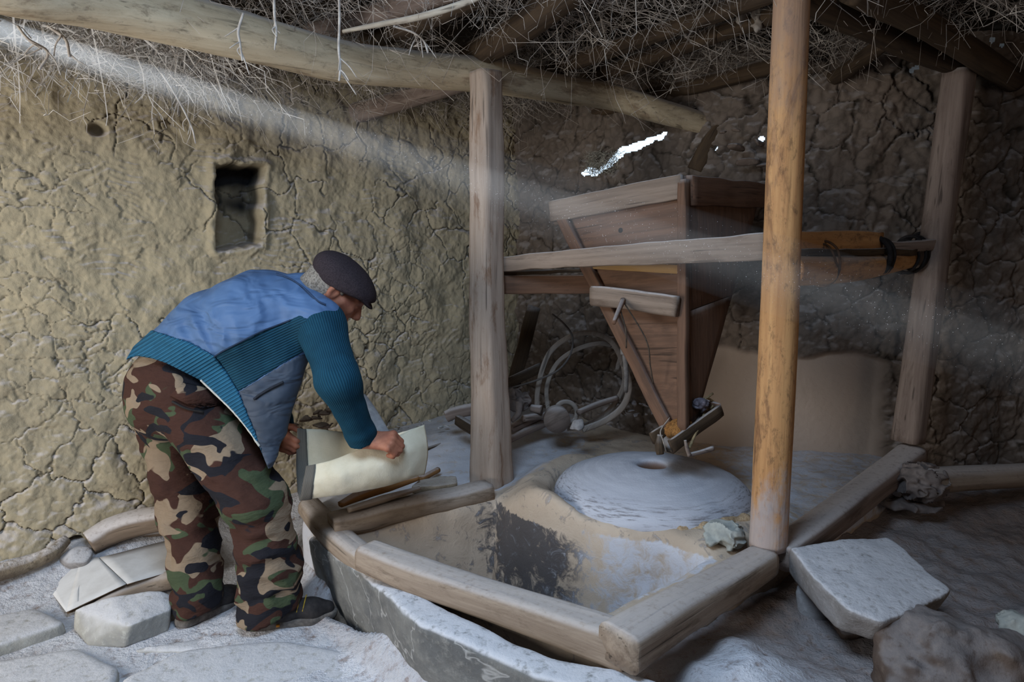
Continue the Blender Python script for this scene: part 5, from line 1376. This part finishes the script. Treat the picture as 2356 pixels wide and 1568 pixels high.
# hair
hf = Field(Hc - 0.18, Hc + 0.18, 0.004)
hf.ell(hp(-0.012, 0.018), AX, (0.105, 0.098, 0.083), 0.01)
hf.cone(hp(-0.052, -0.02), hp(-0.060, -0.075), 0.066, 0.060, 0.03)
sl, P = hf.region(hf.lo, hf.lo + hf.h * hf.n); P = P[:hf.n[0], :hf.n[1], :hf.n[2]]
qf = (P - Hc) @ fw; qu = (P - Hc) @ up_; qr = np.abs((P - Hc) @ rt)
side = np.maximum(qf - 0.012, -(qu + 0.005))              # above and before the ear
backp = np.maximum(qf + 0.022, -(qu + 0.115))
hf.F[:] = np.maximum(hf.F, np.minimum(side, backp)) + 0.003 * fbm(P * 90, 2, 500)
hf.F[:] = np.maximum(hf.F, qu - 0.06)
V, Q = hf.mesh()
build('hair', V, Q, m_plain('grey_hair', (150, 144, 136), (96, 90, 84), 160, 0.9, 0.8, 0.003), parent=man)
# flat cap
cp = Field(Hc - 0.2, Hc + 0.2, 0.004)
cp.ell(hp(-0.010, 0.026), AX, (0.126, 0.078, 0.100), 0.01)
cp.ell(hp(0.030, 0.045), AX, (0.085, 0.040, 0.088), 0.03)
sl, P = cp.region(cp.lo, cp.lo + cp.h * cp.n); P = P[:cp.n[0], :cp.n[1], :cp.n[2]]
qf = (P - Hc) @ fw; qu = (P - Hc) @ up_; qr = (P - Hc) @ rt
pl_ = (0.004 + 0.36 * qf) - qu
hh = np.maximum(0.012 - np.abs(cp.F - pl_), 0) / 0.012
cp.F[:] = np.maximum(cp.F, pl_) + hh * hh * 0.003
bt = unit(fw * 0.93 - up_ * 0.10); bu = unit(up_ * 0.93 + fw * 0.10); bu = unit(bu - bt * np.dot(bu, bt)); bu = unit(bu)
cp.ell(hp(0.078, 0.032), [bt, bu, rt], (0.052, 0.009, 0.078), 0.012)
cp.F[:] = cp.F + 0.0012 * fbm(P * 30, 2, 501)
V, Q = cp.mesh()
def m_cap():
    t = NT('wool_cap'); n = t.noise(260, 3, 0.7); n1 = t.noise(14, 3, 0.6)
    return t.done(t.mix(t.rng(n, 0.3, 0.7), lin((62, 54, 58)), lin((44, 38, 42))), 0.95, t.bump(n, 0.4, 0.002), 0.1)
build('flat_cap', V, Q, m_cap(), parent=man)

# trousers
def m_camo():
    t = NT('camouflage_cloth')
    co = t.scaled((1.0, 1.0, 1.5))
    def blob(off, sc, th, dist=0.7):
        mp = t.n('ShaderNodeMapping'); t.l(co, mp.inputs['Vector']); mp.inputs['Location'].default_value = (off, off * 1.7, off * 0.6)
        return t.rng(t.noise(sc, 1.6, 0.45, dist, mp.outputs[0]), th - 0.006, th + 0.006)
    fade = t.noise(40, 3, 0.6)
    col = lin((68, 46, 40))
    col = t.mix(blob(3.1, 7.0, 0.545), col, lin((70, 80, 60)))
    col = t.mix(blob(9.7, 6.5, 0.575), col, lin((138, 121, 103)))
    col = t.mix(blob(17.3, 7.5, 0.585), col, lin((36, 36, 42)))
    col = t.mix(0.22, col, t.ramp(fade, [(0.3, (0.5, 0.5, 0.5, 1)), (0.7, (1, 1, 1, 1))]), 'MULTIPLY')
    w = t.noise((22, 22, 55), 3, 0.6)
    wv = t.noise(300, 2, 0.6)
    return t.done(col, 0.92, t.bump(wv, 0.25, 0.001, t.bump(w, 0.5, 0.014)), 0.12)
M_camo = m_camo()
tf = Field((-1.58, 1.98, 0.0), (-0.60, 2.86, 1.10), 0.0075)
tf.cone(PD(388, 862, 2.47), PD(385, 915, 2.48), 0.118, 0.135, 0.05, flat=LT, flat_s=0.86)
tf.cone(PD(420, 905, 2.40), J['rk'], 0.122, 0.100, 0.04)
tf.cone(J['rk'], PD(622, 1290, 2.42), 0.100, 0.092, 0.04); tf.cone(PD(622, 1290, 2.42), PD(620, 1400, 2.45), 0.092, 0.090, 0.03)
tf.cone(PD(622, 1390, 2.45), PD(606, 1470, 2.44), 0.088, 0.080, 0.03)
tf.cone(PD(372, 915, 2.56), J['lk'], 0.112, 0.094, 0.04)
tf.cone(J['lk'], PD(450, 1300, 2.58), 0.094, 0.086, 0.04); tf.cone(PD(450, 1300, 2.58), PD(462, 1480, 2.54), 0.086, 0.086, 0.03)
tf.cone(PD(372, 900, 2.46), PD(376, 935, 2.46), 0.11, 0.10, 0.05)
sl, P = tf.region(tf.lo, tf.lo + tf.h * tf.n); P = P[:tf.n[0], :tf.n[1], :tf.n[2]]
lowz = sstep(0.75, 0.12, P[..., 2])
wr = fbm(P * np.array([6.0, 6.0, 17.0]), 3, 510)
wr2 = 1 - 2.4 * np.abs(fbm(P * np.array([7.0, 7.0, 13.0]) + 0.6 * fbm(P * 5, 2, 515)[..., None], 2, 511))
tf.F[:] = tf.F - 0.012 * wr * (0.5 + lowz) - 0.017 * wr2 * (0.35 + 0.8 * lowz)
hx = (P - PZ(585, 1440, 0.05)) @ HD
rightleg = ((P - PZ(520, 1440, 0.05)) @ np.array([1.0, 0.05, 0]) > 0)
hxl = (P - PZ(430, 1430, 0.02)) @ HD
zc = np.where(rightleg, 0.085 + 0.32 * np.clip(hx, 0, 1), 0.05 + 0.30 * np.clip(hxl, 0, 1))
tf.F[:] = np.maximum(tf.F, zc - P[..., 2])
V, Q = tf.mesh()
tro = build('trousers', V, Q, M_camo, parent=man)
px_, py_, pd_ = project(V)
def near_surface(x, y, V=V, px_=px_, py_=py_, pd_=pd_, r=7):
    m = (np.abs(px_ - x) < r) & (np.abs(py_ - y) < r)
    return PD(x, y, pd_[m].min()) if m.any() else PD(x, y, 2.4)
# hip pocket flap
pk = [near_surface(392, 908), near_surface(432, 928), near_surface(470, 938), near_surface(520, 925), near_surface(516, 900), near_surface(470, 890), near_surface(420, 880)]
pk = [p + np.array([0.002, -0.008, 0.0]) for p in pk]
V2 = np.vstack([np.array(pk), np.array(pk) + np.array([0, 0.012, 0])]); k = len(pk)
build('hip_pocket', V2, [tuple(range(k))] + [tuple(reversed(range(k, 2 * k)))] + [(i, i + k, (i + 1) % k + k, (i + 1) % k) for i in range(k)], M_camo, parent=tro)
V2, F2 = loft([near_surface(398, 922) + np.array([0, -.006, 0]), near_surface(432, 938) + np.array([0, -.008, 0]), near_surface(472, 946) + np.array([0, -.008, 0])], 0.004, 12, 6, 2)
build('pocket_edge', V2, F2, m_plain('dark_pocket_edge', (40, 36, 36), (28, 26, 26), 30), parent=tro)

# jacket
jf = Field((-1.56, 1.92, 0.52), (-0.36, 2.86, 1.46), 0.0065)
jf.cone(PD(378, 850, 2.47), PD(500, 770, 2.45), 0.125, 0.150, 0.06, flat=LT, flat_s=0.80)
jf.cone(PD(500, 770, 2.45), PD(605, 738, 2.43), 0.150, 0.168, 0.06, flat=LT, flat_s=0.80)
jf.cone(PD(605, 738, 2.43), PD(682, 716, 2.41), 0.168, 0.125, 0.06, flat=LT, flat_s=0.80)
jf.cone(J['rs'], J['t3'], 0.080, 0.10, 0.05); jf.cone(J['ls'], J['t3'], 0.085, 0.10, 0.05)
jf.cone(PD(705, 690, 2.42), PD(742, 672, 2.41), 0.085, 0.072, 0.03)
jf.cone(PD(535, 868, 2.34), PD(614, 1066, 2.30), 0.066, 0.012, 0.05, flat=LT, flat_s=1.6)
jf.cone(PD(605, 850, 2.33), PD(622, 1040, 2.30), 0.080, 0.018, 0.05, flat=LT, flat_s=1.6)
jf.cone(PD(668, 805, 2.33), PD(640, 985, 2.32), 0.068, 0.020, 0.05, flat=LT, flat_s=1.4)
jf.cone(PD(560, 850, 2.56), PD(600, 950, 2.58), 0.07, 0.03, 0.05, flat=LT, flat_s=1.6)
sl, P = jf.region(jf.lo, jf.lo + jf.h * jf.n); P = P[:jf.n[0], :jf.n[1], :jf.n[2]]
X_, Y_, D_ = project(P)
M2 = 2.4 / FPX
hem_edge = [(290, 828), (314, 818), (350, 824), (383, 835), (459, 873), (504, 915), (555, 970), (597, 1028), (617, 1078)]
hem_top = [(590, 1000), (549, 901), (520, 852), (493, 818), (440, 788), (363, 763), (330, 752)]
above = hem_edge + [(800, 1078), (1000, 900), (900, 400), (250, 400)]
cut_h = poly_sd(X_, Y_, above) * M2
wr = 1 - 2.6 * np.abs(fbm(np.stack([X_ * 0.0045 + Y_ * 0.010, X_ * 0.022 - Y_ * 0.010, D_ * 5], -1), 2, 520))
wr2 = fbm(P * 9, 3, 521)
nylon_zone = sstep(0.0, -0.04, poly_sd(X_, Y_, [(363, 763), (493, 818), (600, 760), (680, 732), (700, 705), (785, 698), (740, 600), (500, 560)]) * M2)
J0 = jf.F.copy()
wz = sstep(0.0, -0.10, poly_sd(X_, Y_, [(363, 763), (493, 818), (600, 760), (680, 732), (720, 690), (640, 650), (520, 690)]) * M2 - 0.05)
Jw = J0 - 0.011 * wr * (0.15 + 0.9 * wz) - 0.006 * wr2
jf.F[:] = np.maximum(Jw, cut_h)
V, Q = jf.mesh()
def m_nylon(name, a, b):
    t = NT(name); n = t.noise(7, 4, 0.6); w = t.noise((7, 7, 17), 2, 0.5, 0.8); n3 = t.noise(240, 2, 0.5)
    col = t.mix(t.rng(n, 0.3, 0.7), lin(a), lin(b))
    return t.done(col, 0.62, t.bump(n3, 0.12, 0.001, t.bump(w, 0.8, 0.035)), 0.3)
M_nylon = m_nylon('blue_nylon', (84, 114, 156), (74, 102, 142))
jacket = build('jacket', V, Q, M_nylon, parent=man, label='faded blue nylon back')
jx, jy, jd = project(V)
def m_knit(name, a, b, period, strength=0.6, dk=0.55):
    t = NT(name); n = t.noise(12, 4, 0.6); n3 = t.noise(220, 3, 0.6)
    rib = t.math('SINE', t.math('MULTIPLY', t.attr('rib'), 2 * math.pi / period))
    h = t.rng(rib, -0.9, 0.7)
    col = t.mix(t.rng(n, 0.3, 0.7), lin(a), lin(b))
    col = t.mix(t.math('MULTIPLY', t.math('SUBTRACT', 1.0, h), dk), col, (lin(a)[0] * 0.3, lin(a)[1] * 0.3, lin(a)[2] * 0.3, 1))
    return t.done(col, 0.95, t.bump(n3, 0.25, 0.001, t.bump(h, strength, 0.004)), 0.12)
def shell(name, poly, off, m, ribfun, label=None):
    f = Field(jf.lo, jf.lo + jf.h * (jf.n - 1), jf.h)
    f.F = f.F[:jf.n[0], :jf.n[1], :jf.n[2]]
    f.F = np.maximum(np.maximum(Jw - off, -(Jw + 0.02)), np.maximum(poly_sd(X_, Y_, poly) * M2, cut_h)).astype(np.float32)
    V, Q = surface_nets(f.F, jf.lo, jf.h)
    x, y, d = project(V)
    return build(name, V, Q, m, parent=jacket, attrs={'rib': ribfun(x, y, V)} if ribfun else None, label=label)
def along_hem(x, y, V):
    P_ = np.array(hem_edge[1:], float); best = np.full(x.shape, 1e9); s = np.zeros(x.shape); acc = 0
    for a, b in zip(P_[:-1], P_[1:]):
        e = b - a; L = np.linalg.norm(e); t = ((x - a[0]) * e[0] + (y - a[1]) * e[1]) / (L * L)
        tc = np.clip(t, 0, 1); d = np.hypot(x - a[0] - e[0] * tc, y - a[1] - e[1] * tc)
        s = np.where(d < best, acc + tc * L, s); best = np.minimum(best, d); acc += L
    # ribs run with the torso, so count across its direction
    return (x * 0.52 + y * 0.85) * M2
seam = [(493, 818), (542, 791), (604, 760), (655, 741), (690, 724)]
M_knit = m_knit('teal_rib_knit', (34, 76, 98), (30, 66, 86), 0.0085)
M_hem = m_knit('lit_hem_knit', (48, 104, 136), (42, 92, 122), 0.0118, 0.8, 0.5)  # hem blue brighter than the other knit: light put into its colour
M_front = m_nylon('grey_blue_nylon', (64, 74, 90), (50, 60, 74))
shell('side_panel', seam + [(720, 740), (712, 800), (683, 818), (652, 836), (549, 901), (520, 852)], 0.0035, M_knit, lambda x, y, V: (x * 0.42 + y * 0.90) * M2, 'ribbed teal knit panel')
shell('front_panel', [(549, 901), (652, 836), (683, 818), (740, 800), (760, 900), (640, 1110), (606, 1110), (600, 1040), (590, 1005)], 0.0025, M_front, None, 'grey-blue nylon front panel with pocket')
shell('ribbed_hem', hem_edge + hem_top, 0.006, M_hem, along_hem, 'ribbed knit hem, its blue brightened as if lit')
def on_jacket(x, y, lift=0.006, r=7):
    m = (np.abs(jx - x) < r) & (np.abs(jy - y) < r)
    d = jd[m].min() if m.any() else 2.3
    return PD(x, y, d - lift)
V2, F2 = loft([on_jacket(x, y) for x, y in ((584, 918), (600, 906), (620, 894), (640, 884), (652, 878))], 0.0045, 24, 8, 2)
build('pocket_zip', V2, F2, m_plain('dark_zip', (40, 44, 54), (28, 32, 40), 60), parent=jacket)
V2, F2 = loft([on_jacket(x, y, 0.004) for x, y in ((493, 820), (515, 806), (542, 792), (575, 775), (604, 761), (640, 747), (668, 736))], 0.0028, 60, 6, 2)
build('seam', V2, F2, m_plain('dark_seam', (38, 54, 78), (30, 44, 64), 60), parent=jacket)
V2, F2 = loft([on_jacket(x, y, 0.001) for x, y in ((636, 628), (668, 640), (700, 662), (730, 690), (750, 700))], 0.0022, 40, 6, 2)
build('seam', V2, F2, m_plain('dark_yoke_seam', (46, 66, 98), (38, 56, 84), 60), parent=jacket)
V2, F2 = loft([on_jacket(x, y, 0.003) for x, y in ((462, 874), (482, 893), (504, 914), (530, 940), (555, 968), (578, 998), (597, 1026))], 0.0035, 60, 6, 2, rough=0.002, rfreq=60, seed=530)
build('hem_fringe', V2, F2, m_plain('pale_lining', (206, 204, 196), (170, 170, 164), 90), parent=jacket)
# collar
V2, F2 = loft([PD(706, 640, 2.42), PD(724, 672, 2.36), PD(758, 706, 2.34), PD(775, 718, 2.36)], [0.016, 0.022, 0.020, 0.012], 30, 14, 2.4, rough=0.002, seed=531, aspect=1.0)
build('collar', V2, F2, M_nylon, parent=jacket)
# sleeves
M_sleeve = m_knit('teal_sleeve_knit', (30, 74, 96), (26, 64, 84), 0.0078, 0.6, 0.5)
def sleeve(S, E, W, r0, r1, r2, seed):
    f = Field(np.minimum(np.minimum(S, E), W) - 0.16, np.maximum(np.maximum(S, E), W) + 0.16, 0.006)
    f.cone(S, E, r0, r1, 0.05); f.cone(E, W, r1, r2, 0.05)
    ax2 = unit(W - E)
    f.cone(W - ax2 * 0.035, W - ax2 * 0.012, r2 + 0.006, r2 + 0.004, 0.01)
    sl, P = f.region(f.lo, f.lo + f.h * f.n); P = P[:f.n[0], :f.n[1], :f.n[2]]
    f.F[:] = f.F - 0.007 * fbm(P * np.array([8, 8, 15.0]), 3, seed) - 0.004 * (1 - 2.4 * np.abs(fbm(P * np.array([6, 6, 14.0]), 2, seed + 1))) * sstep(0.2, 0.0, np.linalg.norm(P - E, axis=-1))
    f.F[:] = np.maximum(f.F, (P - (W - ax2 * 0.002)) @ ax2)
    V, Q = f.mesh()
    tS = np.clip(((V - S) @ (E - S)) / np.dot(E - S, E - S), 0, 1); cS = S + tS[:, None] * (E - S); dS = np.linalg.norm(V - cS, axis=1)
    tW = np.clip(((V - E) @ (W - E)) / np.dot(W - E, W - E), 0, 1); cW = E + tW[:, None] * (W - E); dW = np.linalg.norm(V - cW, axis=1)
    wgt = sstep(-0.02, 0.02, dS - dW)[:, None]
    q = (V - cS) * (1 - wgt) + (V - cW) * wgt
    axm = unit(W - S); p1 = unit(np.cross(axm, (0.2, 1, 0.1))); p2 = np.cross(axm, p1)
    rib = np.arctan2(q @ p1, q @ p2) * 0.0075 * 9
    return build('sleeve', V, Q, M_sleeve, parent=jacket, attrs={'rib': rib}, label='teal ribbed knit sleeve')
sleeve(PD(738, 748, 2.30), PD(778, 876, 2.15), PD(836, 1012, 2.275), 0.087, 0.059, 0.046, 540)
sleeve(J['ls'], J['le'], J['lw'], 0.085, 0.068, 0.048, 545)

# shoes
M_shoe = m_plain('dark_trainer', (58, 54, 54), (38, 36, 38), 40, 0.75, 0.3)
M_sole = m_plain('dusty_sole', (118, 112, 108), (84, 80, 78), 50, 0.9, 0.4)
def shoe_at(heel, toe, seed, laces):
    ax2 = unit((toe - heel) * np.array([1, 1, 0])); sd2 = np.array([ax2[1], -ax2[0], 0]); L = np.linalg.norm((toe - heel)[:2]); z0 = heel[2]
    pt = lambda t, s, z: np.array([heel[0], heel[1], z0]) + ax2 * L * t + sd2 * s + np.array([0, 0, z])
    f = Field(np.minimum(heel, toe) - 0.12, np.maximum(heel, toe) + np.array([0.12, 0.12, 0.2]), 0.005)
    f.cone(pt(0.12, 0, 0.052), pt(0.40, 0, 0.056), 0.038, 0.040, 0.03)
    f.cone(pt(0.40, 0, 0.056), pt(0.72, 0.004, 0.045), 0.040, 0.036, 0.03)
    f.cone(pt(0.72, 0.004, 0.045), pt(0.90, 0.0, 0.040), 0.036, 0.027, 0.03)
    f.cone(pt(0.14, 0, 0.07), pt(0.18, 0, 0.105), 0.036, 0.040, 0.02)
    f.cone(pt(0.50, 0, 0.075), pt(0.30, 0, 0.10), 0.022, 0.024, 0.02)
    sl, P = f.region(f.lo, f.lo + f.h * f.n); P = P[:f.n[0], :f.n[1], :f.n[2]]
    f.F[:] = np.maximum(f.F, z0 + 0.022 - P[..., 2])
    V, Q = f.mesh()
    sh = build('shoe', V, Q, M_shoe, parent=man)
    f = Field(np.minimum(heel, toe) - 0.12, np.maximum(heel, toe) + np.array([0.12, 0.12, 0.12]), 0.005)
    for (a, ra), (b, rb) in zip((((0.10), 0.040), ((0.35), 0.039), ((0.70), 0.045)), (((0.35), 0.039), ((0.70), 0.045), ((0.92), 0.032))):
        f.cone(pt(a, 0, 0.017), pt(b, 0, 0.017 + 0.006 * (b > 0.9)), ra, rb, 0.01)
    sl, P = f.region(f.lo, f.lo + f.h * f.n); P = P[:f.n[0], :f.n[1], :f.n[2]]
    f.F[:] = np.maximum(f.F, np.abs(P[..., 2] - z0 - 0.017) - 0.017)
    V, Q = f.mesh()
    build('sole', V, Q, M_sole, parent=sh)
    if laces:
        ps = []
        for t, w in ((0.40, 0.030), (0.47, 0.030), (0.54, 0.030), (0.61, 0.028)):
            ps.append(loft([pt(t, 0.040, 0.060), pt(t + 0.03, 0.022, 0.088), pt(t + 0.05, -0.012, 0.094)], 0.0022, 12, 6, 2))
        V, Fc = join(ps)
        build('laces', V, Fc, m_plain('yellow_lace', (190, 160, 60), (160, 130, 44), 60), parent=sh)
        V, Fc = loft([pt(0.30, 0.044, 0.022), pt(0.34, 0.045, 0.022)], 0.005, 4, 8, 2)
        build('sole_badge', V, Fc, m_plain('orange_badge', (196, 130, 50), (180, 116, 40), 60), parent=sh)
shoe_at(PZ(578, 1446, 0.05), PZ(772, 1418, 0.05), 1, True)
shoe_at(PZ(414, 1440, 0.015), PZ(560, 1378, 0.015), 2, False)

# ------------------------------------------------------------------ the sack he holds, and the pipe behind it
sack = thing('flour_sack', (PD(830, 1130, 2.38)[0], PD(830, 1130, 2.38)[1], 0.47), 'open cream cloth flour sack with a dark striped hem held by the man', 'sack')
FT = [(706, 1072, 2.31), (770, 1056, 2.29), (830, 1032, 2.30), (880, 1018, 2.33), (935, 994, 2.36), (976, 976, 2.40)]
FM = [(698, 1110, 2.29), (770, 1100, 2.265), (830, 1085, 2.265), (885, 1068, 2.28), (940, 1042, 2.32), (984, 1036, 2.39)]
BT = [(688, 1148, 2.34), (770, 1138, 2.33), (830, 1128, 2.33), (890, 1116, 2.34), (940, 1100, 2.36), (976, 1090, 2.40)]
BM = [(682, 1075, 2.47), (762, 1070, 2.48), (830, 1066, 2.48), (885, 1060, 2.46), (935, 1040, 2.43), (982, 1036, 2.405)]
KT = [(684, 985, 2.47), (745, 988, 2.50), (810, 996, 2.50), (870, 1006, 2.46), (930, 992, 2.42), (975, 977, 2.405)]
nt, ns = 60, 44
rows = [catmull([PD(*p) for p in r], nt) for r in (FT, FM, BT, BM, KT)]
G = np.stack([catmull([rows[k][i] for k in range(5)], ns) for i in range(nt)])      # nt x ns
G = G + 0.009 * fbm(G * 10, 3, 560)[..., None] * np.array([0.3, -1, 0.4]) + 0.0012 * fbm(G * 70, 2, 561)[..., None]
du = np.gradient(G, axis=0); dv = np.gradient(G, axis=1)
NN = np.cross(du, dv); NN /= np.linalg.norm(NN, axis=-1)[..., None] + 1e-12
def sheet(G, NN, th):
    a, b = G.shape[:2]
    V = np.vstack([(G + NN * th / 2).reshape(-1, 3), (G - NN * th / 2).reshape(-1, 3)])
    I = np.arange(a * b).reshape(a, b); n = a * b
    q1 = np.stack([I[:-1, :-1], I[1:, :-1], I[1:, 1:], I[:-1, 1:]], -1).reshape(-1, 4)
    q2 = q1[:, ::-1] + n
    bd = np.concatenate([I[:, 0], I[-1, 1:], I[::-1, -1][1:], I[0, ::-1][1:-1]])
    b2 = np.roll(bd, -1)
    q3 = np.stack([bd, bd + n, b2 + n, b2], -1)
    return V, np.vstack([q1, q2, q3])
def m_sackcloth():
    t = NT('cream_sackcloth'); n = t.noise(8, 4, 0.6); w1 = t.noise((420, 420, 60), 2, 0.6); n3 = t.noise(180, 3, 0.7)
    col = t.mix(t.rng(n, 0.3, 0.7), lin((214, 206, 186)), lin((196, 187, 164)))
    return t.done(col, 0.95, t.bump(n3, 0.4, 0.002, t.bump(w1, 0.2, 0.001)), 0.1)
V, Q = sheet(G, NN, 0.004)
build('cloth', V, Q, m_sackcloth(), parent=sack)
def m_stripe():
    t = NT('striped_hem'); 
    w = t.n('ShaderNodeTexWave'); w.inputs['Scale'].default_value = 110; w.inputs['Distortion'].default_value = 1.0; t.l(t.co, w.inputs['Vector'])
    return t.done(t.mix(t.rng(w.outputs['Fac'], 0.3, 0.7), lin((70, 68, 66)), lin((112, 108, 102))), 0.95)
V, Q = sheet(G[:5], NN[:5], 0.009)
build('hem', V, Q, m_stripe(), parent=sack, label='dark striped hem')
V, Fc = loft([PD(830, 915, 2.78), PD(852, 950, 2.74), PD(885, 1012, 2.66)], [0.024, 0.028, 0.034], 20, 20, 2, rough=0.001, seed=570)
build('plastic_pipe', V, Fc, m_plain('chalky_plastic', (178, 180, 184), (150, 152, 158), 30, 0.7, 0.2), label='tapering white plastic pipe leaning behind the right sleeve and sack', cat='pipe')
